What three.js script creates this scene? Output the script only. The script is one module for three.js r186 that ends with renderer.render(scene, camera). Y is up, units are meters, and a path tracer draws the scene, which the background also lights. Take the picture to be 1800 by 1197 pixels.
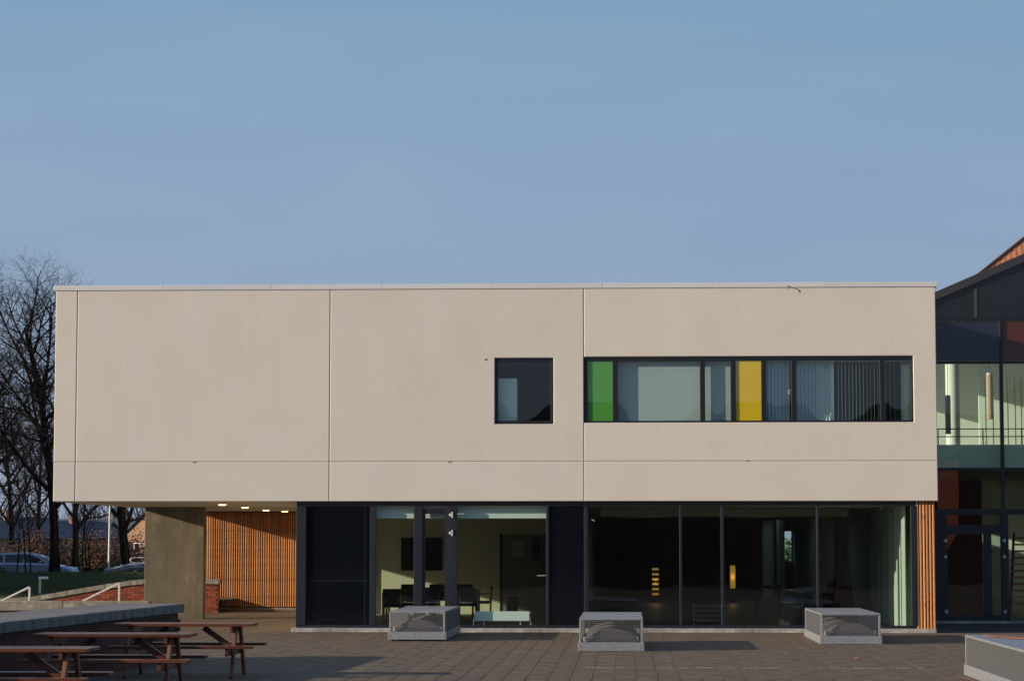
import * as THREE from 'three';
import { mergeGeometries } from 'three/addons/utils/BufferGeometryUtils.js';

// ------------------------------------------------------------------ camera, sky, sun, exposure
const EXPOSURE = 1.3;
const scene = new THREE.Scene();
const EYE = 1.89, F = 4400, K = F / 1400, PX = 900, PY = 598.5, YAW = Math.atan(200 / F), PITCH = Math.atan(359.5 / F);
const camera = new THREE.PerspectiveCamera(2 * Math.atan(598.5 / F) * 180 / Math.PI, 1800 / 1197, 0.1, 4000);
camera.position.set(0, EYE, 0);
camera.rotation.order = 'YXZ';
camera.rotation.set(PITCH, YAW, 0);
camera.updateProjectionMatrix();

const SUN = new THREE.Vector3(-1, 0.275, 0.36).normalize();
const sun = new THREE.DirectionalLight(new THREE.Color().setRGB(1, 0.84, 0.65), 4.4);
sun.position.copy(SUN).multiplyScalar(150);
sun.target.position.set(0, 2, -60);
sun.position.add(sun.target.position);
sun.castShadow = true;
sun.shadow.mapSize.set(4096, 4096);
Object.assign(sun.shadow.camera, { left: -75, right: 75, top: 45, bottom: -45, near: 1, far: 400 });
scene.add(sun, sun.target);

function makeSky() {
  const W = 1024, H = 512, wisp = lattice(8, 64), wisp2 = lattice(9, 32), d = new Float32Array(W * H * 4);
  const stops = [[-90, .10, .095, .085], [-3, .16, .16, .16], [0, .325, .385, .50], [3, .298, .38, .512], [6.5, .262, .370, .52], [12, .212, .350, .52], [25, .14, .28, .48], [55, .10, .22, .44], [90, .075, .18, .39]];
  for (let j = 0; j < H; j++) for (let i = 0; i < W; i++) {
    const el = ((j + .5) / H - .5) * Math.PI, ph = ((i + .5) / W - .5) * 2 * Math.PI, e = el * 180 / Math.PI;
    let k = 0; while (k < stops.length - 2 && stops[k + 1][0] < e) k++;
    const a = stops[k], b = stops[k + 1]; let t = (e - a[0]) / (b[0] - a[0]); t = Math.min(1, Math.max(0, t));
    const dir = new THREE.Vector3(Math.cos(el) * Math.cos(ph), Math.sin(el), Math.cos(el) * Math.sin(ph));
    const ang = Math.acos(Math.min(1, Math.max(-1, dir.dot(SUN)))) * 180 / Math.PI;
    const g1 = e > -2 ? Math.exp(-((ang / 14) ** 2)) * 1.3 : 0, g2 = e > -2 ? .42 * Math.exp(-ang / 32) : 0, o = (j * W + i) * 4, ci = e > 0 ? (wisp(ph / 6.2832 * 2, el * 2.2 + ph * .12) - .5) * .018 + (wisp2(ph / 6.2832 + .3, el * 1.3) - .5) * .02 : 0;
    d[o] = (a[1] + (b[1] - a[1]) * t + g1 + g2 * .9 + ci) / EXPOSURE;
    d[o + 1] = (a[2] + (b[2] - a[2]) * t + g1 * .86 + g2 * .66 + ci) / EXPOSURE;
    d[o + 2] = (a[3] + (b[3] - a[3]) * t + g1 * .66 + g2 * .62 + ci * .7) / EXPOSURE;
    d[o + 3] = 1;
  }
  const tx = new THREE.DataTexture(d, W, H, THREE.RGBAFormat, THREE.FloatType);
  tx.mapping = THREE.EquirectangularReflectionMapping; tx.magFilter = THREE.LinearFilter; tx.minFilter = THREE.LinearFilter; tx.wrapS = THREE.RepeatWrapping; tx.needsUpdate = true;
  return tx;
}
const sky = makeSky();
scene.background = sky; scene.environment = sky;
scene.fog = new THREE.FogExp2(new THREE.Color().setRGB(.33, .36, .45), 0.00006);
const renderer = new THREE.WebGLRenderer({ antialias: true });
renderer.setSize(1024, 680);
renderer.toneMapping = THREE.LinearToneMapping;
renderer.toneMappingExposure = EXPOSURE;
renderer.shadowMap.enabled = true;

// ------------------------------------------------------------------ helpers
function rngOf(seed) { let s = seed >>> 0; return () => { s = (s + 0x6D2B79F5) >>> 0; let t = s; t = Math.imul(t ^ (t >>> 15), t | 1); t ^= t + Math.imul(t ^ (t >>> 7), t | 61); return ((t ^ (t >>> 14)) >>> 0) / 4294967296; }; }
const cosP = Math.cos(PITCH), sinP = Math.sin(PITCH), cosY = Math.cos(YAW), sinY = Math.sin(YAW);
function at(px, py, z) {             // point of the plane z = const seen at a photo position; used to read measures off
  const x = (px - PX) / F, y = -(py - PY) / F;
  const y1 = y * cosP + sinP, z1 = y * sinP - cosP;
  const x2 = x * cosY + z1 * sinY, z2 = -x * sinY + z1 * cosY, t = z / z2;
  return [x2 * t, EYE + y1 * t, z];
}
const X = (px, z, py = 958) => at(px, py, z)[0], Y = (py, z, px = 1100) => at(px, py, z)[1];
const taken = {};
function numbered(n) { if (!(n in taken)) { taken[n] = 0; return n; } taken[n]++; return n + '_' + String(taken[n]).padStart(3, '0'); }
function tag(o, label, category, group, kind) { o.userData.label = label; o.userData.category = category; if (group) o.userData.group = group; if (kind) o.userData.kind = kind; return o; }
function thing(name, label, category, pos = [0, 0, 0], turn = 0, group) { const o = new THREE.Group(); o.name = numbered(name); o.position.set(...pos); o.rotation.y = turn; scene.add(o); return tag(o, label, category, group); }
function copyOf(src, label, pos, turn, group) { const c = src.clone(); c.name = numbered(src.name.replace(/_\d{3}$/, '')); c.userData = { ...src.userData }; if (label) c.userData.label = label; if (group) c.userData.group = group; c.position.set(...pos); c.rotation.y = turn || 0; scene.add(c); return c; }
function metric(g) {                  // uv in metres from the dominant axis of each face
  g = g.index ? g.toNonIndexed() : g;
  const p = g.attributes.position, n = p.count, uv = new Float32Array(n * 2), a = new THREE.Vector3(), b = new THREE.Vector3(), c = new THREE.Vector3();
  for (let i = 0; i < n; i += 3) {
    a.fromBufferAttribute(p, i); b.fromBufferAttribute(p, i + 1); c.fromBufferAttribute(p, i + 2);
    const nn = b.clone().sub(a).cross(c.clone().sub(a)), ax = Math.abs(nn.x), ay = Math.abs(nn.y), az = Math.abs(nn.z);
    for (let k = 0; k < 3; k++) { const v = [a, b, c][k]; let u, w; if (ay >= ax && ay >= az) { u = v.x; w = v.z; } else if (ax >= az) { u = v.z; w = v.y; } else { u = v.x; w = v.y; } uv[(i + k) * 2] = u; uv[(i + k) * 2 + 1] = w; }
  }
  g.setAttribute('uv', new THREE.BufferAttribute(uv, 2));
  return g;
}
function box(w, h, d, x = 0, y = 0, z = 0) { const g = new THREE.BoxGeometry(w, h, d); g.translate(x, y, z); return metric(g); }
function span(x0, x1, y0, y1, z0, z1) { return box(Math.abs(x1 - x0), Math.abs(y1 - y0), Math.abs(z1 - z0), (x0 + x1) / 2, (y0 + y1) / 2, (z0 + z1) / 2); }
function cham(w, h, d, c = .006, x = 0, y = 0, z = 0) {      // box with chamfered edges, 44 triangles
  const hx = w / 2, hy = h / 2, hz = d / 2, pos = [], V = (sx, sy, sz, k) => [x + sx * (hx - (k === 0 ? 0 : c)), y + sy * (hy - (k === 1 ? 0 : c)), z + sz * (hz - (k === 2 ? 0 : c))];
  const ctr = new THREE.Vector3(x, y, z), tri = (a, b, e) => { const A = new THREE.Vector3(...a), B = new THREE.Vector3(...b), C = new THREE.Vector3(...e); const n = B.clone().sub(A).cross(C.clone().sub(A)); const m = A.clone().add(B).add(C).multiplyScalar(1 / 3).sub(ctr); if (n.dot(m) < 0) pos.push(...a, ...e, ...b); else pos.push(...a, ...b, ...e); }, quad = (a, b, e, f) => { tri(a, b, e); tri(a, e, f); };
  for (const s of [-1, 1]) { quad(V(s, -1, -1, 0), V(s, 1, -1, 0), V(s, 1, 1, 0), V(s, -1, 1, 0)); quad(V(-1, s, -1, 1), V(1, s, -1, 1), V(1, s, 1, 1), V(-1, s, 1, 1)); quad(V(-1, -1, s, 2), V(1, -1, s, 2), V(1, 1, s, 2), V(-1, 1, s, 2)); }
  for (const s of [-1, 1]) for (const t of [-1, 1]) { quad(V(-1, s, t, 1), V(1, s, t, 1), V(1, s, t, 2), V(-1, s, t, 2)); quad(V(s, -1, t, 0), V(s, 1, t, 0), V(s, 1, t, 2), V(s, -1, t, 2)); quad(V(s, t, -1, 0), V(s, t, 1, 0), V(s, t, 1, 1), V(s, t, -1, 1)); for (const u of [-1, 1]) tri(V(s, t, u, 0), V(s, t, u, 1), V(s, t, u, 2)); }
  const g = new THREE.BufferGeometry(); g.setAttribute('position', new THREE.BufferAttribute(new Float32Array(pos), 3)); g.computeVertexNormals(); return metric(g);
}
function cspan(x0, x1, y0, y1, z0, z1, c = .006) { return cham(Math.abs(x1 - x0), Math.abs(y1 - y0), Math.abs(z1 - z0), c, (x0 + x1) / 2, (y0 + y1) / 2, (z0 + z1) / 2); }
function bar(a, b, w, h, c = .004) { const A = new THREE.Vector3(...a), B = new THREE.Vector3(...b), L = A.distanceTo(B), g = cham(w, L, h, c); const q = new THREE.Quaternion().setFromUnitVectors(new THREE.Vector3(0, 1, 0), B.clone().sub(A).normalize()); g.applyQuaternion(q); const m = A.add(B).multiplyScalar(.5); g.translate(m.x, m.y, m.z); return g; }
function rod(a, b, r, r2 = r, seg = 8) { const A = new THREE.Vector3(...a), B = new THREE.Vector3(...b), L = A.distanceTo(B), g = new THREE.CylinderGeometry(r2, r, L, seg); g.applyQuaternion(new THREE.Quaternion().setFromUnitVectors(new THREE.Vector3(0, 1, 0), B.clone().sub(A).normalize())); const m = A.add(B).multiplyScalar(.5); g.translate(m.x, m.y, m.z); return g.toNonIndexed(); }
function ext(shape, depth, bevel = 0) { const g = new THREE.ExtrudeGeometry(shape, { depth, bevelEnabled: bevel > 0, bevelThickness: bevel, bevelSize: bevel, bevelOffset: -bevel, bevelSegments: 1, curveSegments: 10 }); return metric(g); }
function poly(pts) { const s = new THREE.Shape(); pts.forEach(([x, y], i) => i ? s.lineTo(x, y) : s.moveTo(x, y)); s.closePath(); return s; }
function mesh(name, geo, mat, parent) {
  if (Array.isArray(geo)) { geo = geo.length === 1 ? geo[0] : mergeGeometries(geo.map(g => { const k = g.index ? g.toNonIndexed() : g; const q = new THREE.BufferGeometry(); for (const a of ['position', 'normal', 'uv']) if (k.attributes[a]) q.setAttribute(a, k.attributes[a]); return q; })); }
  const m = new THREE.Mesh(geo, mat); m.name = parent && parent !== scene ? name : numbered(name); m.castShadow = m.receiveShadow = true; (parent || scene).add(m); return m;
}
function struct(name, geo, mat) { const m = mesh(name, geo, mat, scene); m.userData.kind = 'structure'; return m; }

// ------------------------------------------------------------------ procedural textures
function lattice(seed, n) { const r = rngOf(seed), a = new Float32Array(n * n); for (let i = 0; i < a.length; i++) a[i] = r(); return (u, v) => { u = ((u % 1) + 1) % 1 * n; v = ((v % 1) + 1) % 1 * n; const i = Math.floor(u) % n, j = Math.floor(v) % n, i2 = (i + 1) % n, j2 = (j + 1) % n; let f = u - Math.floor(u), g = v - Math.floor(v); f = f * f * (3 - 2 * f); g = g * g * (3 - 2 * g); return (a[j * n + i] * (1 - f) + a[j * n + i2] * f) * (1 - g) + (a[j2 * n + i] * (1 - f) + a[j2 * n + i2] * f) * g; }; }
function tex(size, metres, fn, srgb = true, H = size, metresV = metres) {
  const d = new Uint8Array(size * H * 4);
  for (let j = 0; j < H; j++) for (let i = 0; i < size; i++) { const c = fn(i / size, j / H), o = (j * size + i) * 4; for (let k = 0; k < 3; k++) d[o + k] = Math.max(0, Math.min(255, (Array.isArray(c) ? c[k] : c) * 255)); d[o + 3] = 255; }
  const t = new THREE.DataTexture(d, size, H); t.wrapS = t.wrapT = THREE.RepeatWrapping; t.magFilter = THREE.LinearFilter; t.minFilter = THREE.LinearMipmapLinearFilter; t.generateMipmaps = true; t.repeat.set(1 / metres, 1 / metresV); if (srgb) t.colorSpace = THREE.SRGBColorSpace; t.needsUpdate = true; return t;
}
const n4 = lattice(1, 4), n8 = lattice(2, 8), n16 = lattice(3, 16), n32 = lattice(4, 32), n64 = lattice(5, 64), n128 = lattice(6, 128), n256 = lattice(7, 256);
const fbm = (u, v) => n4(u, v) * .3 + n8(u, v) * .25 + n16(u, v) * .2 + n32(u, v) * .12 + n64(u, v) * .08 + n128(u, v) * .05;
const lin = (r, g, b) => new THREE.Color().setRGB(r, g, b);
const mapPanel = tex(512, 5.3, (u, v) => { const f = fbm(u, v) - .5, s = n64(u, v * .06) - .5, w = n256(u, v) - .5, t = n8(u + .3, v + .1) - .5; const k = .96 + f * .035 + s * .009 + w * .03; return [k, k + t * .012, k + t * .02]; });
const mapConc = tex(512, 2.3, (u, v) => { const f = fbm(u, v) - .5, w = n256(u, v) - .5, s = n32(u, v * .1) - .5, b = Math.max(0, n16(u + .4, v) - .74) * 1.4; const k = .80 + f * .45 + w * .10 + s * .10 + b; return [k, k * .995, k * .97]; });
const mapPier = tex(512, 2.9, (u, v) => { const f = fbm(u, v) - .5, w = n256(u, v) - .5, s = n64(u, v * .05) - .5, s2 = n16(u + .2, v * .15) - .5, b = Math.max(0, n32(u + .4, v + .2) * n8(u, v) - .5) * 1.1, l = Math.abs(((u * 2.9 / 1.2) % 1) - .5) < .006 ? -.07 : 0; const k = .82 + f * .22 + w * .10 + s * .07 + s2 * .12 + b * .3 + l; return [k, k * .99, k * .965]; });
const mapMetal = tex(256, .6, (u, v) => { const k = .87 + (n16(u, v) - .5) * .10 + (n64(u, v) - .5) * .14 + (n128(u, v) - .5) * .08; return [k, k, k * 1.005]; });
const mapWood = tex(256, .22, (u, v) => { const g = n64(u, v * .5) * .5 + n128(u * 1, v) * .5; const kn = Math.max(0, n16(u, v) - .86) * 4; const k = .72 + g * .36 - kn; return [k, k * .96, k * .9]; }, true, 512, 1.9);
const mapStone = tex(256, 1.3, (u, v) => { const k = .80 + (fbm(u, v) - .5) * .55 + (n128(u, v) - .5) * .22 + (n256(u, v) - .5) * .15; return [k, k * .99, k * .97]; });
const mapBark = tex(256, .5, (u, v) => { const k = .6 + (n32(u, v * .25) - .5) * .6 + (n128(u, v) - .5) * .4; return [k, k * .97, k * .9]; });
const mapBrick = tex(128, .3, (u, v) => { const k = .8 + (n32(u, v) - .5) * .35 + (n128(u, v) - .5) * .2; return [k, k * .95, k * .93]; });
const bumpFine = tex(256, .4, (u, v) => n64(u, v) * .4 + n128(u, v) * .35 + n256(u, v) * .25, false);

const S = (c, o = {}) => new THREE.MeshStandardMaterial({ color: c, roughness: .85, ...o });
const M = {
  panel: S(lin(.69, .632, .548), { map: mapPanel, roughness: .9, bumpMap: bumpFine, bumpScale: .0008 }),
  panelB: S(lin(.677, .624, .548), { map: mapPanel, roughness: .9, bumpMap: bumpFine, bumpScale: .0008 }),
  panelC: S(lin(.668, .613, .536), { map: mapPanel, roughness: .9, bumpMap: bumpFine, bumpScale: .0008 }),
  backing: S(lin(.20, .18, .16)), sealant: S(lin(.50, .44, .37)),
  coping: S(lin(.60, .60, .60), { roughness: .55 }),
  copingB: S(lin(.57, .57, .58), { roughness: .55 }),
  frame: S(lin(.006, .007, .010), { roughness: .42 }),
  mullion: S(lin(.008, .011, .018), { roughness: .45 }),
  spandrel: new THREE.MeshPhysicalMaterial({ color: lin(.003, .0045, .008), roughness: .08, ior: 1.42 }),
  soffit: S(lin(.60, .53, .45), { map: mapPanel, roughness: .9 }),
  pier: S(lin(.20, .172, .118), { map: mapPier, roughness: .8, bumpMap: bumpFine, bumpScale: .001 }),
  concrete: S(lin(.34, .31, .26), { map: mapConc, roughness: .9, bumpMap: bumpFine, bumpScale: .0015 }),
  concreteDark: S(lin(.27, .25, .232), { map: mapStone, roughness: .85, bumpMap: bumpFine, bumpScale: .0015 }),
  sill: S(lin(.50, .47, .45), { map: mapConc }),
  galv: S(lin(.37, .39, .41), { map: mapMetal, roughness: .5, metalness: .35 }),
  wire: S(lin(.24, .245, .25), { roughness: .5, metalness: .4 }),
  steelWhite: S(lin(.62, .60, .56), { roughness: .5, metalness: .2 }),
  inWall: S(lin(.66, .63, .47), { map: mapPanel }), inGrey: S(lin(.36, .36, .33)), inWhite: S(lin(.72, .75, .72)), inFloor: S(lin(.20, .185, .16), { roughness: .4 }), inFloorPale: S(lin(.42, .35, .25), { roughness: .5 }), inCeil: S(lin(.75, .74, .70)),
  door: S(lin(.16, .165, .16), { roughness: .6 }),
  dark: S(lin(.012, .011, .011), { roughness: .6 }), membrane: S(lin(.30, .15, .07), { map: mapWood, roughness: .9 }),
  birch: S(lin(.50, .31, .14), { map: mapWood, roughness: .6 }),
  green: S(lin(.105, .33, .045), { roughness: .35 }), yellow: S(lin(.88, .50, .008), { roughness: .35 }),
  blind: new THREE.MeshPhysicalMaterial({ color: lin(.44, .48, .48), roughness: .95, transmission: .12, thickness: 0 }),
  slat: S(lin(.52, .57, .60), { roughness: .85, side: THREE.DoubleSide }),
  glass: new THREE.MeshPhysicalMaterial({ color: lin(.84, .95, .90), roughness: 0, transmission: 1, thickness: 0, ior: 1.62 }),
  glassDark: new THREE.MeshPhysicalMaterial({ color: lin(.50, .62, .56), roughness: 0, transmission: 1, thickness: 0, ior: 1.62 }),
  acrylic: new THREE.MeshPhysicalMaterial({ color: lin(.17, .15, .145), roughness: .3, clearcoat: .4 }),
  acrylicBase: S(lin(.09, .09, .12), { roughness: .6 }),
  red: S(lin(.30, .045, .02), { roughness: .7 }),
  bark: S(lin(.085, .068, .052), { map: mapBark, roughness: 1 }), barkThin: S(lin(.10, .075, .06), { roughness: 1 }),
  barkFar: S(lin(.10, .075, .06), { roughness: 1 }),
  soil: S(lin(.06, .05, .035), { map: mapStone }), asphalt: S(lin(.05, .05, .052), { map: mapStone }), lawn: S(lin(.028, .048, .014), { map: mapStone }), meadow: S(lin(.06, .08, .03), { map: mapStone }),
  mortar: S(lin(.30, .24, .19), { map: mapStone }), mortarDark: S(lin(.13, .11, .10), { map: mapStone }),
  joint: S(lin(.06, .05, .04), { map: mapStone }),
};
const woods = [[.70, .335, .125], [.62, .275, .095], [.76, .39, .165], [.55, .235, .08], [.66, .30, .10]].map(c => S(lin(...c), { map: mapWood, roughness: .65 }));
const picnicWoods = [[.125, .043, .024], [.105, .037, .022], [.145, .052, .028]].map(c => S(lin(...c), { map: mapWood, roughness: .34 })), legWoods = [[.24, .095, .042], [.20, .075, .034]].map(c => S(lin(...c), { map: mapWood, roughness: .6 }));
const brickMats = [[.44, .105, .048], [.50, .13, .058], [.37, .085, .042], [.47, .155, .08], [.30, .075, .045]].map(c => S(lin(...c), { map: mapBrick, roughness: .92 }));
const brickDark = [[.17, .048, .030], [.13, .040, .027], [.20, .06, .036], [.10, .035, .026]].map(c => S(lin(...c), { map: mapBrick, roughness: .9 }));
const slabMats = [[.195, .130, .074], [.172, .117, .068], [.206, .141, .082], [.180, .125, .075], [.158, .108, .064], [.197, .127, .068]].map(c => S(lin(...c), { map: mapStone, roughness: .85, bumpMap: bumpFine, bumpScale: .0015 }));
const rnd = rngOf(77), pick = (a, r = rnd) => a[Math.floor(r() * a.length)];

// ------------------------------------------------------------------ ground and plaza
const ZF = -17.4 * K;                                                     // front of the concrete facade
{
  const g = new THREE.PlaneGeometry(3600, 3600); g.rotateX(-Math.PI / 2); g.translate(0, -.12, 0); struct('ground', metric(g), M.meadow);
  const plaza = struct('plaza_pavement', span(-12.6, 17, -.10, -.014, -97, 15), M.joint);
  const SW = .313, SD = .626, all = [];
  for (let r = 0; r < 60; r++) { const z = ZF + .02 + SD * (r + .5); if (z > -29) break; for (let c = -40; c < 46; c++) { const x = (c + (r % 2 ? .02 : 0)) * SW - .02; if (x < -12.4 || x > 12.5) continue; all.push([x, z]); } }
  for (let r = 1; r < 29; r++) { const z = ZF + .02 - SD * (r - .5); for (let c = -40; c < -22; c++) all.push([c * SW - .02, z]); }
  const seen = ([x, z]) => { const sx = 1100 + x * F / -z, sy = 958 + EYE * F / -z; return sx > -20 && sx < 1820 && sy < 1215 ? z : -99 - Math.abs(x) * .01 + z; };
  all.sort((a, b) => seen(b) - seen(a));
  const variants = [0, 1, 2].map(() => cham(SW - .006, .05, SD - .006, .003)), rest = [];
  all.forEach(([x, z], i) => {
    const dy = -.025 + (rnd() - .5) * .003, rx = (rnd() - .5) * .004, rz = (rnd() - .5) * .005;
    if (i < 300) { const m = mesh('paving_slab', variants[i % 3], pick(slabMats), plaza); m.position.set(x + (rnd() - .5) * .004, dy, z + (rnd() - .5) * .004); m.rotation.set(rx, 0, rz); }
    else { const g = variants[i % 3].clone(); g.rotateX(rx); g.rotateZ(rz); g.translate(x, dy, z); rest.push(metric(g)); }
  });
  for (let k = 0; k < 3; k++) { const sub = rest.filter((_, i) => i % 3 === k); const m = mesh('paving_slabs', sub, slabMats[k], plaza); m.userData.kind = 'stuff'; }
  const far = mesh('paving_field', span(-12.5, 16.9, -.013, -.006, -28.7, 14.9), slabMats[3], plaza);
  // slotted drain that shows as a dashed pale line
  const dr = thing('slot_drain', 'thin pale slotted drain line set across the paving', 'drain', [0, 0, -12.42 * K]);
  const dash = []; for (let k = 0; k < 58; k++) { const x = -.6 + k * .09; if (rnd() < .25) continue; dash.push(box(.05 + rnd() * .03, .006, .03, x, .002, 0)); }
  mesh('slot', dash, M.sill, dr).userData.kind = 'stuff';
}
// a few fallen leaves on the paving
{
  const lg = new THREE.BufferGeometry(); const pts = [[0, 0], [.02, .022], [.045, .018], [.07, 0], [.045, -.018], [.02, -.022]]; const pos = [];
  for (let i = 1; i < 5; i++) pos.push(0, .012, 0, pts[i][0], i % 2 ? .004 : .016, pts[i][1], pts[i + 1][0], i % 2 ? .016 : .004, pts[i + 1][1]);
  lg.setAttribute('position', new THREE.BufferAttribute(new Float32Array(pos), 3)); lg.computeVertexNormals();
  const lm = [S(lin(.42, .16, .06), { side: 2 }), S(lin(.30, .14, .06), { side: 2 }), S(lin(.40, .30, .20), { side: 2 })];
  const spots = [[1502, 1156, 1.3, 'orange fallen leaf on the paving in front of the rightmost cage'], [672, 1117, 1], [1028, 1116, .8], [1450, 1120, .7], [668, 1113, .9], [1380, 1148, .7], [745, 1140, .7], [1655, 1170, .8]];
  spots.forEach(([px, py, s, lb], i) => { const z = -EYE * F / (py - 958), m = mesh('fallen_leaf', lg, lm[i % 3], scene); m.position.set((px - 1100) / F * -z, .004, z); m.rotation.y = rnd() * 6; m.scale.setScalar(s * 1.2); tag(m, lb || 'small dry fallen leaf lying on the plaza paving', 'leaf', lb ? null : 'dry leaves on the paving'); });
}

// ------------------------------------------------------------------ the main building
const B = thing('office_building', 'two storey office building with cream concrete panels above a dark glazed ground floor', 'building', [0, 0, 0]);
const fx = (px, py = 881) => X(px, ZF, py), fy = (py, px = 1100) => Y(py, ZF, px);
const yTop = fy(503), yMid = fy(811), yBot = fy(881), xL = fx(92), xR = fx(1650), xc = [xL, fx(130.5), fx(578), fx(1027), xR], ZB = -64.6;
const GAP = .008, W1 = { x0: fx(869.5, 700), x1: fx(973, 700), y0: fy(745), y1: fy(628.5) }, W2 = { x0: fx(1028, 700), x1: fx(1607, 700), y0: fy(743), y1: fy(627) };
function panel(shape, m) { const g = ext(shape, .12, .012); g.translate(0, 0, ZF - .132); const p = mesh('wall_panel', g, m, B); return p; }
for (let k = 0; k < 4; k++) {
  const a = xc[k] + (k ? GAP : 0), b = xc[k + 1] - (k < 3 ? GAP : 0), m = [M.panel, M.panelB, M.panelC][k % 3];
  panel(poly([[a, yBot], [b, yBot], [b, yMid - GAP * .8], [a, yMid - GAP * .8]]), [M.panelB, M.panelC, M.panelB, M.panel][k]);
  if (k < 3) {
    const s = poly([[a, yMid + GAP * .8], [b, yMid + GAP * .8], [b, yTop], [a, yTop]]);
    if (k === 2) { const h = new THREE.Path(); h.moveTo(W1.x0, W1.y0); h.lineTo(W1.x0, W1.y1); h.lineTo(W1.x1, W1.y1); h.lineTo(W1.x1, W1.y0); h.closePath(); s.holes.push(h); }
    panel(s, m);
  } else panel(poly([[a, yMid + GAP * .8], [b, yMid + GAP * .8], [b, yTop], [a, yTop], [a, W2.y1], [W2.x1, W2.y1], [W2.x1, W2.y0], [a, W2.y0]]), M.panel);
}
for (const k of [1, 2, 3]) for (const [a, b] of [[yBot + .004, yMid - .012], [yMid + .012, k === 3 ? W2.y0 : yTop]].concat(k === 3 ? [[W2.y1, yTop]] : [])) mesh('joint_sealant', span(xc[k] - GAP + .0005, xc[k] + GAP - .0005, a, b, ZF - .013, ZF - .1), M.sealant, B);
for (let k = 0; k < 4; k++) mesh('joint_sealant', span(xc[k] + .012, xc[k + 1] - .012, yMid - GAP * .8 + .0005, yMid + GAP * .8 - .0005, ZF - .012, ZF - .1), M.sealant, B);
// structure behind the panels, with the window openings left free
{
  const z0 = ZF - .134, z1 = ZF - .30, g = [];
  const strip = (x0, x1, y0, y1) => g.push(span(x0, x1, y0, y1, z0, z1));
  strip(xL + .01, xR - .01, yBot + .01, W2.y0 - .004); strip(xL + .01, xR - .01, W2.y1 + .012, yTop);
  strip(xL + .01, W1.x0, W2.y0 - .004, W2.y1 + .012); strip(W1.x1, W2.x0 + .0, W2.y0 - .004, W2.y1 + .012); strip(W2.x1, xR - .01, W2.y0 - .004, W2.y1 + .012);
  mesh('inner_leaf', g, M.backing, B);
  // side, back walls, roof and floor slab of the upper storey
  mesh('side_wall', span(xL, xL + .28, yBot, yTop, z1 - .003, ZB), M.panel, B);
  mesh('side_wall', span(xR - .28, xR, yBot, yTop, z1 - .003, ZB), M.panelB, B);
  mesh('rear_wall', span(xL + .283, xR - .283, yBot, yTop, ZB, ZB + .25), M.panelC, B);
  mesh('roof', span(xL + .283, xR - .283, yTop - .32, yTop - .06, z1 - .003, ZB + .253), M.inCeil, B);
  mesh('floor_slab', span(xL + .283, xR - .283, yBot + .02, yBot + .42, z1 - .003, ZB + .253), M.soffit, B);
  // interior partitions on the upper floor
  mesh('partition', span(fx(985), fx(985) + .1, yBot + .423, yTop - .323, z1 - .003, ZB + .256), M.inWhite, B);
  mesh('partition', span(fx(1315), fx(1315) + .1, yBot + .423, yTop - .323, z1 - .003, ZB + .256), M.inWhite, B);
  mesh('partition', span(fx(700), fx(700) + .1, yBot + .423, yTop - .323, z1 - .003, ZB + .256), M.inGrey, B);
}
// coping: overlapping metal sections
{
  const n = 8, y0 = fy(506.5), y1 = fy(497.5), w = (xR - xL + .10) / n;
  for (let k = 0; k < n; k++) mesh('coping_section', cspan(xL - .05 + k * w + .0015, xL - .05 + (k + 1) * w - .0015, y0, y1, ZF + .022, ZF - .45, .006), k % 3 === 1 ? M.copingB : M.coping, B);
  for (const s of [0, 1]) mesh('coping_section', cspan(s ? xR - .4 : xL - .05, s ? xR + .05 : xL + .4, y0, y1, ZF - .453, ZB, .006), M.coping, B);
  // hook below the coping
  const hx = fx(1385, 503), hy = fy(503.5);
  mesh('hook', [rod([hx, hy, ZF - .01], [hx + .015, hy - .03, ZF + .085], .011), rod([hx + .015, hy - .03, ZF + .085], [hx + .02, hy - .085, ZF + .09], .010)], S(lin(.12, .09, .06), { roughness: .7 }), B);
  // small things on the panels: lifting inserts and a rust spot
  for (const [px, py] of [[340, 811.5], [790, 811.5], [1313, 810]]) mesh('lifting_insert', cham(.06, .02, .02, .003, fx(px, 811), fy(py), ZF + .0), M.backing, B);
  mesh('cable_gland', rod([fx(853, 630), fy(631), ZF - .02], [fx(853, 630), fy(631), ZF + .015], .02), M.backing, B);
  // hood on the left side
  const hz = ZF - 3, h0 = Y(745, hz), h1 = Y(728, hz);
  const hg = ext(poly([[xL + .002, h0], [xL - .17, h0 + .02], [xL - .15, h0 + .05], [xL + .002, h1]]), .5, .004); hg.translate(0, 0, hz - .25); mesh('vent_hood', hg, M.panelC, B);
}
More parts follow.
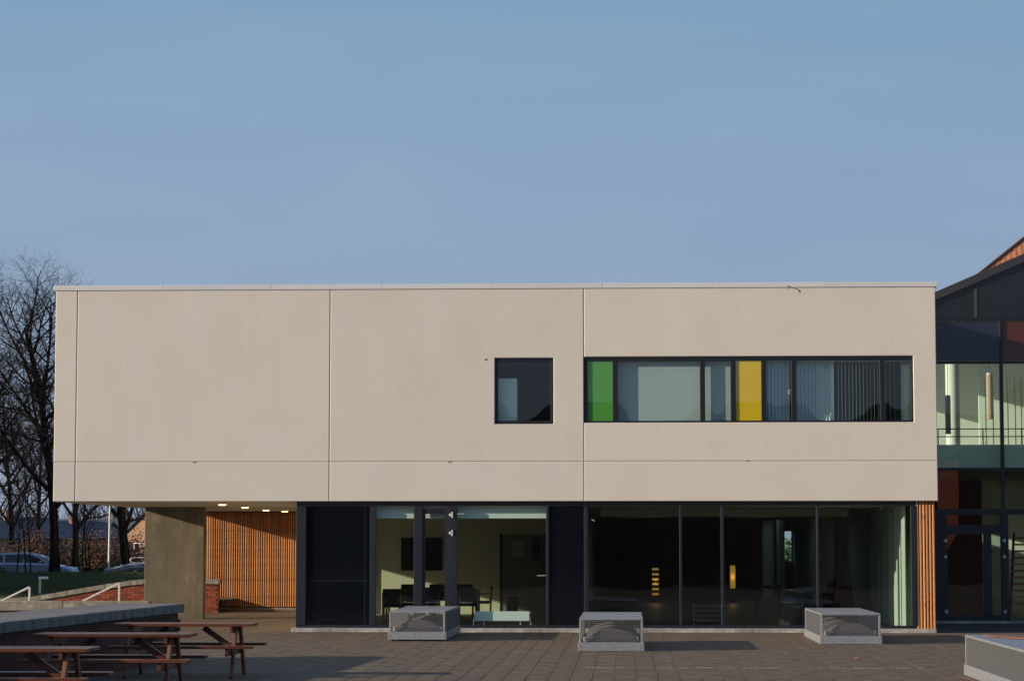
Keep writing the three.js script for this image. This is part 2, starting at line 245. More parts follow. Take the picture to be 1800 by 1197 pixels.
// ---- windows of the upper floor
function pane(w, h, bow = 0, nx = 10, ny = 8) { const g = new THREE.PlaneGeometry(w, h, nx, ny), p = g.attributes.position; for (let i = 0; i < p.count; i++) { const u = p.getX(i) / w * 2, v = p.getY(i) / h * 2; p.setZ(i, -bow * (1 - u * u) * (1 - v * v)); } g.computeVertexNormals(); return g; }
const ZW = ZF - .045, ZG = ZF - .075;                                  // front of frames, plane of glass
function bars(parent, list, z0, z1, m, name = 'frame') { mesh(name, list.map(([x0, x1, y0, y1]) => cspan(x0, x1, y0, y1, z0, z1, .004)), m, parent); }
function glassIn(parent, x0, x1, y0, y1, z, bow, m = M.glass, name = 'pane') { const p = mesh(name, pane(x1 - x0, y1 - y0, bow), m, parent); p.position.set((x0 + x1) / 2, (y0 + y1) / 2, z); return p; }
{
  const sq = new THREE.Group(); sq.name = 'window'; B.add(sq);
  const a = W1.x0 + .003, b = W1.x1 - .003, c = W1.y0 + .003, d = W1.y1 - .003, t = .072;
  bars(sq, [[a, a + t, c, d], [b - t * .8, b, c, d], [a + t, b - t * .8, c, c + t], [a + t, b - t * .8, d - t * .95, d]], ZW, ZW - .08, M.frame);
  glassIn(sq, a + t - .01, b - t * .8 + .01, c + t - .01, d - t * .95 + .01, ZG, .0025);
  const rb = new THREE.Group(); rb.name = 'window'; B.add(rb);
  const l = W2.x0 - .004, r = W2.x1 - .003, u = W2.y0 + .003, v = W2.y1 - .003;
  const cuts = [[1033, 1077], [1086, 1231], [1240, 1285], [1294, 1339], [1348, 1392], [1401, 1548], [1556, 1603]].map(([p, q]) => [fx(p, 690), fx(q, 690)]);
  const yb = fy(739.5), yt = fy(634); const list = [[l, r, u, yb], [l, r, yt, v], [l, cuts[0][0], yb, yt]];
  for (let k = 0; k < 6; k++) list.push([cuts[k][1], cuts[k + 1][0], yb, yt]); list.push([cuts[6][1], r, yb, yt]);
  bars(rb, list, ZW, ZW - .08, M.frame);
  const e = .01;
  const gp = mesh('green_panel', cspan(cuts[0][0] - e, cuts[0][1] + e, yb - e, yt + e, ZG - .002, ZG - .03, .002), M.green, rb); gp.userData.label = 'bright green opaque panel';
  const yp = mesh('yellow_panel', cspan(cuts[3][0] - e, cuts[3][1] + e, yb - e, yt + e, ZG - .002, ZG - .03, .002), M.yellow, rb); yp.userData.label = 'bright yellow opaque panel';
  [[0, 0], [3, 0]].forEach(([k]) => glassIn(rb, cuts[k][0] - e, cuts[k][1] + e, yb - e, yt + e, ZG + .008, 0));
  for (const [k, bow] of [[1, .0045], [2, .002], [4, .001], [5, .003], [6, .0015]]) glassIn(rb, cuts[k][0] - e, cuts[k][1] + e, yb - e, yt + e, ZG, bow);
  const hx = fx(1388, 690), hy = fy(690); mesh('handle', [cham(.02, .09, .02, .004, hx, hy, ZG - .03), cham(.04, .02, .02, .004, hx + .015, hy + .045, ZG - .03)], M.steelWhite, rb);
  // roller blind and vertical blinds hang inside
  const bl = thing('roller_blind', 'white roller blind drawn down behind the wide office pane', 'blind', [0, 0, 0]);
  mesh('fabric', span(cuts[1][0] - .05, cuts[2][1] + .06, yb - .04, yt + .0, ZG - .135, ZG - .137), M.blind, bl); mesh('roller', rod([cuts[1][0] - .05, yt + .04, ZG - .15], [cuts[2][1] + .06, yt + .04, ZG - .15], .03), M.inWhite, bl);
  const sg = new THREE.BoxGeometry(.089, yt - yb + .06, .0012);
  const blind = (name, label, x0, x1, pitch, ang) => { const t = thing(name, label, 'blind', [0, 0, 0], 0, undefined); mesh('head_rail', cspan(x0 - .03, x1 + .03, yt - .025, yt + .02, ZG - .13, ZG - .17, .003), M.inWhite, t); for (let x = x0; x < x1; x += pitch) { const s = mesh('slat', sg, M.slat, t); s.position.set(x, (yb + yt) / 2 - .04, ZG - .15); s.rotation.y = ang + (rnd() - .5) * .08; } };
  blind('vertical_blind', 'closed vertical blind behind the narrow pane beside the yellow panel', cuts[4][0] + .01, cuts[4][1], .078, .42);
  blind('vertical_blind', 'closed half of the vertical blind in the wide right pane', cuts[5][0] + .01, fx(1470, 690), .078, .42);
  blind('vertical_blind', 'opened half of the vertical blind with slats turned edge on', fx(1476, 690), cuts[5][1], .0785, 1.42);
  blind('vertical_blind', 'opened vertical blind behind the end pane of the window strip', cuts[6][0] + .04, fx(1582, 690), .1, 1.42);
  blind('vertical_blind', 'bunched blind slats at the far end of the window strip', fx(1588, 690), cuts[6][1], .035, 1.1);
  const fl = thing('figurine', 'small white figurine on the window ledge behind the vertical blind', 'figurine', [fx(1460, 690), yb, ZG - .08]);
  mesh('body', [rod([0, 0, 0], [.01, .10, 0], .022, .008), rod([.005, .1, 0], [.04, .17, 0], .01, .006), rod([-.07, 0, 0], [-.05, .08, 0], .018, .006), rod([-.05, .08, 0], [-.075, .11, 0], .008, .004)], M.inWhite, fl);
  const wp = thing('white_cabinet', 'pale cabinet standing inside the square window', 'cabinet', [0, 0, 0]);
  mesh('carcass', cspan(W1.x0 - .3, fx(907, 700), yBot + .425, fy(663), ZG - .20, ZG - .7, .004), M.inWhite, wp);
  mesh('door_leaf', cspan(W1.x0 - .29, fx(906.4, 700), yBot + .44, fy(664), ZG - .180, ZG - .198, .003), M.inWhite, wp);
}
// ---- ground floor: glazing line
const ZC = ZF - .10, gx = px => X(px, ZC, 1000), gy = py => Y(py, ZC), yS = gy(1105), yH = gy(889);
mesh('threshold', cspan(gx(513), gx(1645), -.01, gy(1104.5), ZC + .10, ZC - .2, .006), M.sill, B);
{
  mesh('head_frame', cspan(gx(520), gx(1612), yH, yBot - .004, ZC - .02, ZC - .12, .004), M.frame, B);
  mesh('bottom_rail', cspan(gx(520), gx(1612), yS + .003, yS + .07, ZC - .02, ZC - .12, .004), M.mullion, B);
  for (const [a, b, dz] of [[520, 537, .03], [650, 660, .02], [727, 742, .02], [787, 803, .03], [960, 965, .0], [1027, 1034, .0], [1195, 1199.5, 0], [1268, 1273.5, 0], [1436.5, 1441, 0], [1603, 1612, .02]]) mesh('mullion', cspan(gx(a), gx(b), yS + .073, yH - .003, ZC + dz - .02, ZC - .12, .004), M.mullion, B);
  for (const [a, b] of [[537, 650], [965, 1027]]) { mesh('dark_panel', cspan(gx(a) + .002, gx(b) - .002, yS + .075, yH - .005, ZC - .05, ZC - .09, .003), M.spandrel, B); }
  mesh('panel_bead', [cspan(gx(541), gx(646), gy(1022), gy(1021), ZC - .045, ZC - .052, .001), cspan(gx(640), gx(641), yS + .09, yH - .02, ZC - .045, ZC - .052, .001)], M.mullion, B);
  for (const [a, b, bow] of [[660, 727, .001], [803, 960, .003], [1034, 1195, .003], [1199.5, 1268, .002], [1273.5, 1436.5, .003], [1441, 1603, .003]]) glassIn(B, gx(a), gx(b), yS + .06, yH + .01, ZC - .07, bow, M.glass, 'glass_pane');
  const door = new THREE.Group(); door.name = 'door'; B.add(door);
  bars(door, [[gx(742) + .004, gx(747), yS + .08, yH - .06], [gx(782), gx(787) - .004, yS + .08, yH - .06], [gx(747), gx(782), yS + .08, yS + .16], [gx(747), gx(782), gy(903), yH - .06]], ZC - .03, ZC - .09, M.frame);
  glassIn(door, gx(746), gx(783), yS + .15, gy(902.5), ZC - .07, 0);
  for (const py of [905, 937]) { const hx = gx(793), hy = gy(py); mesh('hinge', [cham(.035, .13, .04, .004, hx + .022, hy, ZC + .04), cham(.05, .06, .045, .004, hx - .02, hy, ZC + .04)], M.steelWhite, door); }
  mesh('pull_bar', [cham(.2, .02, .02, .003, gx(952), gy(1012), ZC - .13), cham(.02, .02, .05, .003, gx(958), gy(1012), ZC - .1)], M.steelWhite, B);
  // timber slats at the right end
  const sx0 = gx(1612), sx1 = gx(1646), n = 6, w = (sx1 - sx0) / n;
  mesh('slat_backing', span(sx0, sx1 - .02, .02, yBot - .004, ZC - .17, ZC - .25), M.membrane, B);
  for (let k = 0; k < n; k++) mesh('timber_slat', cham(w * .68, yBot - .05, .10, .012, sx0 + w * (k + .5), (yBot + .04) / 2, ZC - .065), woods[k % 5], B);
  // rooms behind the glass
  const zi = ZC - .125, zA = -68, xa = gx(520), xm = gx(1000), xb = gx(1612), zR = -95;
  mesh('interior_floor', span(xa, xb + .2, -.012, .03, zi - .08, zR), M.inFloor, B); mesh('pale_floor', span(xa + .11, xm - .06, .031, .036, zi - .1, zA + .002), M.inFloorPale, B);
  mesh('interior_ceiling', span(xa + .1, xm, yH + .02, yBot + .016, zi, zA), M.inCeil, B);
  mesh('interior_ceiling', span(xm + .003, xb, yH + .02, yBot + .016, zi, ZB), M.inWall, B);
  mesh('interior_wall', span(xa, xa + .1, .032, yBot + .016, zi - .002, -66.2), M.inWall, B); mesh('interior_wall', span(xa, xa + .1, .032, yBot + .016, -67.9, -72.2), M.inWall, B); mesh('porch_glazing', (() => { const g = new THREE.PlaneGeometry(1.7, yBot - .02); g.rotateY(Math.PI / 2); g.translate(xa + .05, yBot / 2 + .02, -67.05); return g; })(), M.glass, B); for (const z of [-66.25, -67.85]) mesh('porch_mullion', cham(.08, yBot - .03, .06, .004, xa + .05, yBot / 2 + .02, z), M.mullion, B);
  mesh('interior_wall', span(xa + .103, xm - .06, .032, yH + .017, zA, zA - .12), M.inWall, B);
  mesh('interior_wall', span(xm - .057, xm + .057, .032, yH + .017, zi - .003, zR), M.inWall, B);
  mesh('pelmet', cspan(gx(655), gx(962), gy(911), yH + .016, ZC - .24, ZC - .32, .004), M.inWhite, B);
  mesh('ceiling_beam', cspan(X(1056, -61, 900), xb - .9, Y(908, -61), yH + .016, -61, -61.4, .004), M.inWall, B);
  mesh('interior_wall', span(xb, xb + .14, .032, yBot + .016, zi - .003, zR), M.inWhite, B);
  // low rear part with openings; the roof holes are added to light the hall
  mesh('rear_roof', span(xa + .003, xm, yBot + .02, yBot + .2, ZB - .003, zR), M.inWall, B); { const sh = poly([[xm + .003, -(ZB - .003)], [xb + .14, -(ZB - .003)], [xb + .14, -zR], [xm + .003, -zR]]), cx = (xm + xb) / 2; for (const dz of [70, 77.5, 85]) for (const dx of [-1.9, 1.9]) { const h = new THREE.Path(), x = cx + dx; h.moveTo(x - .75, dz - .75); h.lineTo(x - .75, dz + .75); h.lineTo(x + .75, dz + .75); h.lineTo(x + .75, dz - .75); h.closePath(); sh.holes.push(h); const gp = new THREE.PlaneGeometry(1.6, 1.6); gp.rotateX(-Math.PI / 2); gp.translate(x, yBot + .72, -dz); mesh('added_roof_glazing', gp, M.glass, B); } const g = ext(sh, .7); g.rotateX(-Math.PI / 2); g.translate(0, yBot, 0); mesh('rear_roof', g, M.inWall, B); } mesh('porch_roof', span(xL, xa, yBot + .02, yBot + .42, ZB - .003, -72.3), M.soffit, B);
  const zq = zR + .1, wx = (a) => X(a, zq), y0 = .032, yt = yBot + .015, ho = [[1376, 1392], [1409, 1428], [1447, 1458], [1492, 1522]];
  let last = xm + .06; const parts = [];
  ho.forEach(([a, b], i) => { const A = wx(a), Bx = wx(b); parts.push(span(last, A, y0, yt, zq, zR)); parts.push(span(A, Bx, y0, Y(i === 3 ? 960 : 986, zq), zq, zR)); parts.push(span(A, Bx, Y(i === 3 ? 928 : 934, zq), yt, zq, zR)); last = Bx; });
  parts.push(span(last, xb - .003, y0, yt, zq, zR)); mesh('rear_wall', parts, M.inGrey, B);
  ho.forEach(([a, b], i) => glassIn(B, wx(a), wx(b), Y(i === 3 ? 960 : 986, zq), Y(i === 3 ? 928 : 934, zq), zR + .05, 0, M.glass, 'rear_pane'));
  for (let k = 0; k < 5; k++) mesh('louvre', cspan(wx(1492) + .01, wx(1522) - .01, Y(958 - k * 7, zq), Y(955.5 - k * 7, zq), zR + .09, zR + .06, .002), M.birch, B);
  mesh('side_wall', span(xa + .004, xa + .1, .032, yBot + .017, -72.31, zR), M.inWall, B);
  // porch: soffit is the floor slab; pier and slatted wall
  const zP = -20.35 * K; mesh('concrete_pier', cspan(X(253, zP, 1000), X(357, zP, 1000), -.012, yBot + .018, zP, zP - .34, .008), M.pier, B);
  const zS = -72, w0 = X(352, zS, 1000), pitch = .0655, count = Math.ceil((xa - w0) / pitch);
  mesh('slat_backing', span(w0 - .05, xa - .003, .0, yBot + .018, zS - .13, zS - .22), M.membrane, B);
  const sgm = [0, 1].map(() => cham(.034, yBot - .13, .045, .010)); for (let k = 0; k < count; k++) { const s = mesh('timber_slat', sgm[0], pick(woods), B); s.position.set(w0 + pitch * k, (yBot - .13) / 2 + .11, zS - .006 + (rnd() - .5) * .004); }
  mesh('plinth', cspan(w0 - .05, xa - .003, -.012, .085, zS + .06, zS - .028, .006), M.concrete, B);
  mesh('step', cspan(w0 + .5, xa - .003, -.012, .045, zS + .55, zS + .063, .006), slabMats[0], B);
}
// downlights in the porch soffit (lit)
for (const [px, py] of [[390, 886], [430, 891], [467, 896], [500, 900]]) {
  const z = Math.max(-71.2, F * (yBot + .018 - EYE) / (py - 958)), p = [X(px, z, py), yBot + .018, z];
  const d = thing('downlight', 'lit round downlight recessed in the porch soffit', 'lamp', p, 0, 'downlights in the porch soffit');
  const g = new THREE.CylinderGeometry(.10, .085, .04, 24); g.translate(0, -.018, 0); mesh('lens', g, new THREE.MeshStandardMaterial({ color: lin(.8, .7, .5), emissive: lin(1, .72, .40), emissiveIntensity: 1.6 }), d);
  mesh('trim_ring', (() => { const t = new THREE.TorusGeometry(.105, .008, 6, 24); t.rotateX(Math.PI / 2); return t; })(), M.steelWhite, d);
  const l = new THREE.SpotLight(lin(1, .74, .45), 2.2, 0, 1.0, .6); l.position.set(0, -.05, 0); l.target.position.set(0, -2, 0); l.castShadow = true; l.shadow.radius = 3; d.add(l, l.target);
}
// ------------------------------------------------------------------ furniture seen through the ground floor glass
function chair(label, pos, turn) {
  const c = thing('dining_chair', label, 'chair', pos, turn, 'chairs in the meeting room');
  for (const sx of [-1, 1]) { mesh('leg', bar([sx * .22, 0, .22], [sx * .22, .64, .20], .035, .035), M.birch, c); mesh('leg', bar([sx * .21, 0, -.22], [sx * .21, .76, -.25], .032, .035), M.birch, c); mesh('armrest', bar([sx * .22, .65, .23], [sx * .215, .655, -.24], .04, .025), M.birch, c); }
  mesh('seat', cham(.42, .07, .44, .02, 0, .44, 0), M.dark, c); const b = mesh('backrest', cham(.42, .36, .045, .015), M.dark, c); b.position.set(0, .66, -.245); b.rotation.x = -.1; return c;
}
const ch = chair('dark upholstered chair with pale wooden legs close behind the first pane', [X(690, -18.7 * K, 1040), .03, -18.7 * K], Math.PI);
const chairSpots = [[722, -19.2, 3.4, 'dark chair with wooden legs beside the glazed door post'], [722, -20.9, .1, 'dark chair at the far side of the first table'], [770, -20.9, 0, 'dark chair at the far side under the wall picture'], [757, -19.2, 3.1, 'dark chair seen through the narrow glazed door'], [820, -20.9, .1, 'dark chair at the far side of the second table'], [846, -19.9, -1.6, 'dark chair turned side on at the table end'], [822, -19.1, 3.0, 'dark chair behind the pane next to the white radiator']];
for (const [px, z, t, lb] of chairSpots) copyOf(ch, lb, [X(px, z * K, 1040), .03, z * K], t);
function tableAt(px, z, label) { const t = thing('dining_table', label, 'table', [X(px, z, 1040), .03, z], 0, 'tables in the meeting room'); mesh('table_top', cham(1.3, .035, .8, .006, 0, .73, 0), M.birch, t); for (const a of [-1, 1]) for (const b of [-1, 1]) mesh('leg', bar([a * .58, 0, b * .34], [a * .58, .71, b * .34], .05, .05), M.birch, t); return t; }
tableAt(722, -20.1 * K, 'pale wooden table behind the first pane'); tableAt(800, -20.1 * K, 'pale wooden table behind the door post');
{
  const pz = -67.99; const p = thing('wall_picture', 'dark picture hanging on the back wall of the meeting room', 'picture', [(X(705, pz, 970) + X(778, pz, 970)) / 2, Y(974, pz), pz + .02]);
  const w = X(778, pz, 970) - X(705, pz, 970), h = Y(945, pz) - Y(1003, pz);
  const art = tex(128, 1, (u, v) => { const k = .02 + Math.max(0, n32(u, v) - .55) * .7 * n8(u, v); return [k, k * 1.15, k * 1.1]; }); art.repeat.set(1 / w, 1 / h);
  mesh('canvas', box(w, h, .02), S(0xffffff, { map: art, roughness: .5 }), p); mesh('edge', cham(.015, h, .035, .003, w / 2 + .008, 0, 0), M.inWhite, p);
  const d = thing('interior_door', 'grey interior door in the back wall of the meeting room', 'door', [(X(882, pz, 1000) + X(958, pz, 1000)) / 2, .03, pz + .02]);
  const dw = X(958, pz, 1000) - X(882, pz, 1000), dh = Y(940, pz) - .03; mesh('leaf', cham(dw, dh, .04, .004, 0, dh / 2, 0), M.door, d); mesh('frame', [cham(.05, dh + .05, .07, .004, -dw / 2 - .028, dh / 2 + .025, .0), cham(.05, dh + .05, .07, .004, dw / 2 + .028, dh / 2 + .025, 0)], M.dark, d); mesh('notice', box(.3, .42, .006, -.15, 1.75, .024), M.inGrey, d); mesh('notice', box(.22, .6, .006, .35, 1.75, .024), M.dark, d); mesh('handle', cham(.14, .02, .03, .004, .4, 1.02, .04), M.steelWhite, d);
  const zr = ZC - .30, r = thing('radiator', 'low white panel radiator standing inside the glass on thin feet', 'radiator', [(X(834, zr, 1080) + X(931, zr, 1080)) / 2, .03, zr]);
  const rw = X(931, zr, 1080) - X(834, zr, 1080), r0 = Y(1092, zr) - .03, r1 = Y(1075, zr) - .03; mesh('panel', cham(rw, r1 - r0, .06, .008, 0, (r0 + r1) / 2, 0), M.inWhite, r); for (const s of [-.5, -.33, .33, .5]) mesh('foot', box(.02, r0 + .06, .05, s * rw + (Math.abs(s) > .4 ? Math.sign(s) * .02 : 0), (r0 + .06) / 2, -.04), M.steelWhite, r);
  const bin = thing('waste_bin', 'dark waste bin by the interior door', 'bin', [X(900, -66.5, 1050), .03, -66.5]); const lg = new THREE.LatheGeometry([[.10, 0], [.14, .01], [.17, .5], [.175, .52], [.16, .52], [.13, .03], [0, .03]].map(p => new THREE.Vector2(...p)), 20); mesh('body', lg, M.dark, bin); mesh('liner', (() => { const g = new THREE.TorusGeometry(.17, .014, 6, 20); g.rotateX(Math.PI / 2); g.translate(0, .52, 0); return g; })(), M.inWhite, bin);
}
{ // the hall on the right
  const cz = -25.5; for (const [a, b, z] of [[1340, 1362, -27.5 * K], [1366, 1380, -27 * K], [1428, 1445, -25 * K], [1466, 1490, -24 * K]]) { const c = thing('interior_column', a === 1466 ? 'broad pale column behind the red sofa' : 'pale round column inside the dark hall', 'column', [(X(a, z) + X(b, z)) / 2, .03, z], 0, a === 1466 ? undefined : 'columns inside the dark hall'); const r = (X(b, z) - X(a, z)) / 2; mesh('shaft', rod([0, .12, 0], [0, yBot - .14, 0], r, r, 24), M.inWhite, c); mesh('base', rod([0, 0, 0], [0, .12, 0], r * 1.08, r * 1.08, 24), M.inWall, c); }
  const s = thing('red_sofa', 'red upholstered sofa in the hall behind the rightmost pane', 'sofa', [X(1488, -22.3 * K, 1060), .03, -22.3 * K]);
  mesh('seat', cham(1.1, .28, .7, .05, 0, .28, 0), M.red, s); mesh('backrest', cham(1.1, .62, .16, .05, 0, .42, -.36), M.red, s); for (const k of [-1, 1]) mesh('armrest', cham(.14, .5, .7, .04, k * .57, .31, 0), M.red, s); for (const a of [-1, 1]) for (const b of [-1, 1]) mesh('leg', rod([a * .48, 0, b * .28], [a * .48, .15, b * .28], .02), M.dark, s);
  const pl = thing('potted_palm', 'dark spiky potted plant beside the red sofa', 'plant', [X(1465, -21.6 * K, 1050), .03, -21.6 * K]); const pot = new THREE.LatheGeometry([[0, 0], [.16, 0], [.2, .36], [.18, .36], [.17, .3], [0, .3]].map(p => new THREE.Vector2(...p)), 18); mesh('pot', pot, M.dark, pl); mesh('stem', rod([0, .3, 0], [.02, .7, 0], .03, .022), M.bark, pl);
  const leafM = S(lin(.02, .05, .018), { roughness: .6, side: 2 }); for (let k = 0; k < 26; k++) { const a = k * 2.4, e = .2 + (k % 5) * .22, L = .45 + .2 * rnd(), p = []; let q = new THREE.Vector3(.02, .7, 0), dir = new THREE.Vector3(Math.cos(a) * Math.cos(e), Math.sin(e), Math.sin(a) * Math.cos(e)); const sd = new THREE.Vector3(-Math.sin(a), 0, Math.cos(a)); let pr = null; for (let i = 0; i <= 5; i++) { const w = .025 * Math.sin(Math.PI * Math.min(.97, .15 + i / 5.5)), A = q.clone().addScaledVector(sd, w), C = q.clone().addScaledVector(sd, -w); if (pr) p.push(...pr[0].toArray(), ...pr[1].toArray(), ...A.toArray(), ...pr[1].toArray(), ...C.toArray(), ...A.toArray()); pr = [A, C]; q = q.clone().addScaledVector(dir, L / 5); dir.y -= .22; dir.normalize(); } const g = new THREE.BufferGeometry(); g.setAttribute('position', new THREE.BufferAttribute(new Float32Array(p), 3)); g.computeVertexNormals(); mesh('leaf', g, leafM, pl); }
  const bench = (px0, px1, z, h, label) => { const x0 = X(px0, z, 1060), x1 = X(px1, z, 1060), b = thing('low_bench', label, 'bench', [(x0 + x1) / 2, .03, z]); mesh('seat', cham(x1 - x0, .08, .5, .01, 0, h, 0), M.concreteDark, b); for (const k of [-1, 1]) mesh('leg', cham(.06, h - .04, .45, .006, k * (x1 - x0) / 2 * .9, (h - .04) / 2, 0), M.concreteDark, b); };
  bench(1330, 1372, -22 * K, .72, 'grey counter end in the dark hall'); bench(1374, 1412, -19.2 * K, .42, 'low grey bench close behind the glass of the hall');
  const st = thing('slatted_bench', 'low slatted bench behind the narrow hall pane', 'bench', [X(1250, -18.6 * K, 1075), .03, -18.6 * K]); for (let k = 0; k < 4; k++) mesh('slat', cham(.82, .035, .02, .004, 0, .12 + k * .11, .02), M.concreteDark, st); for (const k of [-1, 1]) mesh('leg', cham(.03, .5, .04, .004, k * .40, .25, 0), M.concreteDark, st);
  // added glowing bars and panel stand in for sunlit strips deep in the hall
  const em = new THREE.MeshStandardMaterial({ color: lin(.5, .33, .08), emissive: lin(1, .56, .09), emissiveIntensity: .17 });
  const lz = -26 * K; const lp = thing('added_glow_bars', 'six stacked yellow bars made to glow in place of sunlit strips deep in the dark hall', 'lamp', [X(1152.5, lz, 1020), 0, lz]); mesh('post', cham(.1, Y(995, lz) - .03, .04, .005, 0, (Y(995, lz) + .03) / 2, -.05), M.dark, lp);
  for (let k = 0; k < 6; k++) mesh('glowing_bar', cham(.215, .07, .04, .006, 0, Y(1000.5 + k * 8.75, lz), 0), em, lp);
  const l2 = thing('added_glow_panel', 'tall yellow panel made to glow in place of a sunlit strip behind the middle hall pane', 'lamp', [X(1288.5, lz, 1010), 0, lz]); mesh('glowing_panel', cham(.17, Y(994, lz) - Y(1034, lz), .05, .01, 0, (Y(994, lz) + Y(1034, lz)) / 2, 0), em, l2); mesh('foot', cham(.06, Y(1035, lz) - .03, .04, .005, 0, (Y(1035, lz) + .03) / 2, 0), M.dark, l2);
  for (const [o, y] of [[lp, 1022], [l2, 1014]]) { const p = new THREE.PointLight(lin(1, .6, .2), .06); p.position.set(0, Y(y, lz), .08); p.castShadow = true; p.shadow.radius = 5; o.add(p); }  // faint lights added at the glowing pieces, no real lamps there
  for (const [px, py, z, ang, lb] of [[1435, 912, -19.2 * K, .3, 'small white ceiling spot hanging near the pane joint'], [1485, 904, -19.0 * K, -.4, 'tilted white ceiling spot above the red sofa'], [1550, 891, -18.4 * K, .1, 'white ceiling spot close to the curtain']]) { const o = thing('ceiling_spot', lb, 'lamp', [X(px, z, py), Y(py, z), z]); mesh('stem', rod([0, .03, 0], [0, yH + .02 - Y(py, z), 0], .006), M.steelWhite, o); mesh('head', rod([-.02 * ang * 4, -.07, 0], [.02 * ang * 4, .05, 0], .032, .026, 14), M.inWhite, o); }
  // curtain along the right wall, folded
  const cx = gx(1601) - .04, cp = [], N = 200, z0 = ZC - .16, L = 8; for (let i = 0; i <= N; i++) { const t = i / N; cp.push([cx + .05 * Math.sin(t * 130) * (.6 + .4 * Math.sin(t * 37)) - .05, z0 - t * L]); }
  const pos = [], idx = []; cp.forEach(([x, z]) => pos.push(x, .06, z, x, yH + .0, z)); for (let i = 0; i < N; i++) idx.push(i * 2, i * 2 + 2, i * 2 + 1, i * 2 + 1, i * 2 + 2, i * 2 + 3); const cg = new THREE.BufferGeometry(); cg.setAttribute('position', new THREE.BufferAttribute(new Float32Array(pos), 3)); cg.setIndex(idx); cg.computeVertexNormals();
  const ct = thing('curtain', 'long pale folded curtain along the end wall of the hall', 'curtain'); mesh('fabric', cg, new THREE.MeshPhysicalMaterial({ color: lin(.42, .47, .40), roughness: .95, side: 2, transmission: .1, thickness: 0 }), ct); mesh('rail', box(.03, .03, L, cx - .05, yH + .0, z0 - L / 2), M.steelWhite, ct);
}

// ------------------------------------------------------------------ brick walls
const brickFull = new THREE.BoxGeometry(.228, .055, .09), brickHalf = new THREE.BoxGeometry(.108, .055, .09);
metric(brickFull); metric(brickHalf);
function bricks(parent, len, y0, topAt, mats, zFace, max) {           // running bond on the local plane z = zFace facing +z or -z
  let n = 0; const rows = 16, over = [], sgn = zFace.sign, zc = zFace.z - sgn * .045;
  for (let row = rows; row >= 0; row--) {
    const y = y0 + row * .0667 + .033; let any = false;
    for (let k = -1; k * .24 < len; k++) {
      let x0 = k * .24 + (row % 2 ? .12 : 0), x1 = x0 + .228; if (x0 < 0) { if (x1 < .1) continue; x0 = 0; } if (x1 > len) x1 = len; if (x1 - x0 < .09) continue;
      const xm = (x0 + x1) / 2; if (y + .028 > Math.min(topAt(x0), topAt(x1))) continue; any = true; if (n++ >= max) { const g = brickFull.clone(); g.scale((x1 - x0) / .228, 1, 1); g.translate(xm, y, zc); over.push(g); continue; }
      const m = mesh('brick', x1 - x0 > .17 ? brickFull : brickHalf, pick(mats), parent); m.scale.x = (x1 - x0) / (x1 - x0 > .17 ? .228 : .108); m.position.set(xm, y, zc + (rnd() - .5) * .004);
    }
      }
  if (over.length) mesh('bricks', over, mats[0], parent).userData.kind = 'stuff';
}
{ // wide wall with concrete coping next to the picnic tables
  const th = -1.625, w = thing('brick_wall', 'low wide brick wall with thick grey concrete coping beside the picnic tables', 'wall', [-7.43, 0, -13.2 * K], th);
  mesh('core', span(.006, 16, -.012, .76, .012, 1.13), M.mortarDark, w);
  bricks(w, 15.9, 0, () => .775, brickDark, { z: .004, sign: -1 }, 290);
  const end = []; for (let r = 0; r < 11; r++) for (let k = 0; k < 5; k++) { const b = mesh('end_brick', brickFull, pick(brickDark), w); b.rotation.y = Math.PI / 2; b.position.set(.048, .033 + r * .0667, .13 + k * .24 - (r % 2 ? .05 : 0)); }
  let x = -.06; for (const L of [1.98, 2.02, 2.0, 1.97, 2.02, 2.0, 2.0, 2.0]) { mesh('coping_slab', cham(L - .008, .145, 1.3, .012, x + L / 2, .845 + (rnd() - .5) * .004, .57), M.concreteDark, w); x += L; }
}
{ // retaining wall behind, with sloping coping
  const zW = -22.2 * K, xe = X(382, zW, 1050), x0 = xe - 7.6, w = thing('retaining_wall', 'red brick retaining wall with coping sloping down beside the steps', 'wall', [x0, 0, zW]);
  const P = [[-.0, 1055], [54, 1050.5], [212, 1023], [252, 1019], [382, 1019]].map(([px, py]) => [X(px, zW, py) - x0, Y(py, zW)]); P[0] = [-2, P[1][1] - (P[1][0] + 2) * .06];
  const top = s => { for (let k = 0; k < P.length - 1; k++) if (s <= P[k + 1][0]) return P[k][1] + (P[k + 1][1] - P[k][1]) * (s - P[k][0]) / (P[k + 1][0] - P[k][0]); return P[P.length - 1][1]; };
  const ct = .135; const core = ext(poly([[0, -.3], [7.58, -.3], [7.58, top(7.5) - ct], [P[3][0], P[3][1] - ct], [P[2][0], P[2][1] - ct], [P[1][0], P[1][1] - ct], [0, top(0) - ct]]), .26); core.translate(0, 0, -.28); mesh('core', core, M.mortar, w);
  bricks(w, 7.6, .0, s => top(s) - ct + .02, brickMats, { z: .0, sign: 1 }, 300);
  const cuts = [0, P[1][0], P[1][0] + 1.0, P[2][0] - .45, P[2][0] + .25, P[3][0], 7.66 - .55, 7.66]; for (let k = 0; k < cuts.length - 1; k++) { const a = cuts[k] + .004, b = cuts[k + 1] - .004; const g = ext(poly([[a, top(a) - ct], [b, top(b) - ct], [b, top(b)], [a, top(a)]]), .36, .008); g.translate(0, 0, -.32); mesh('coping_slab', g, M.concrete, w); }
}
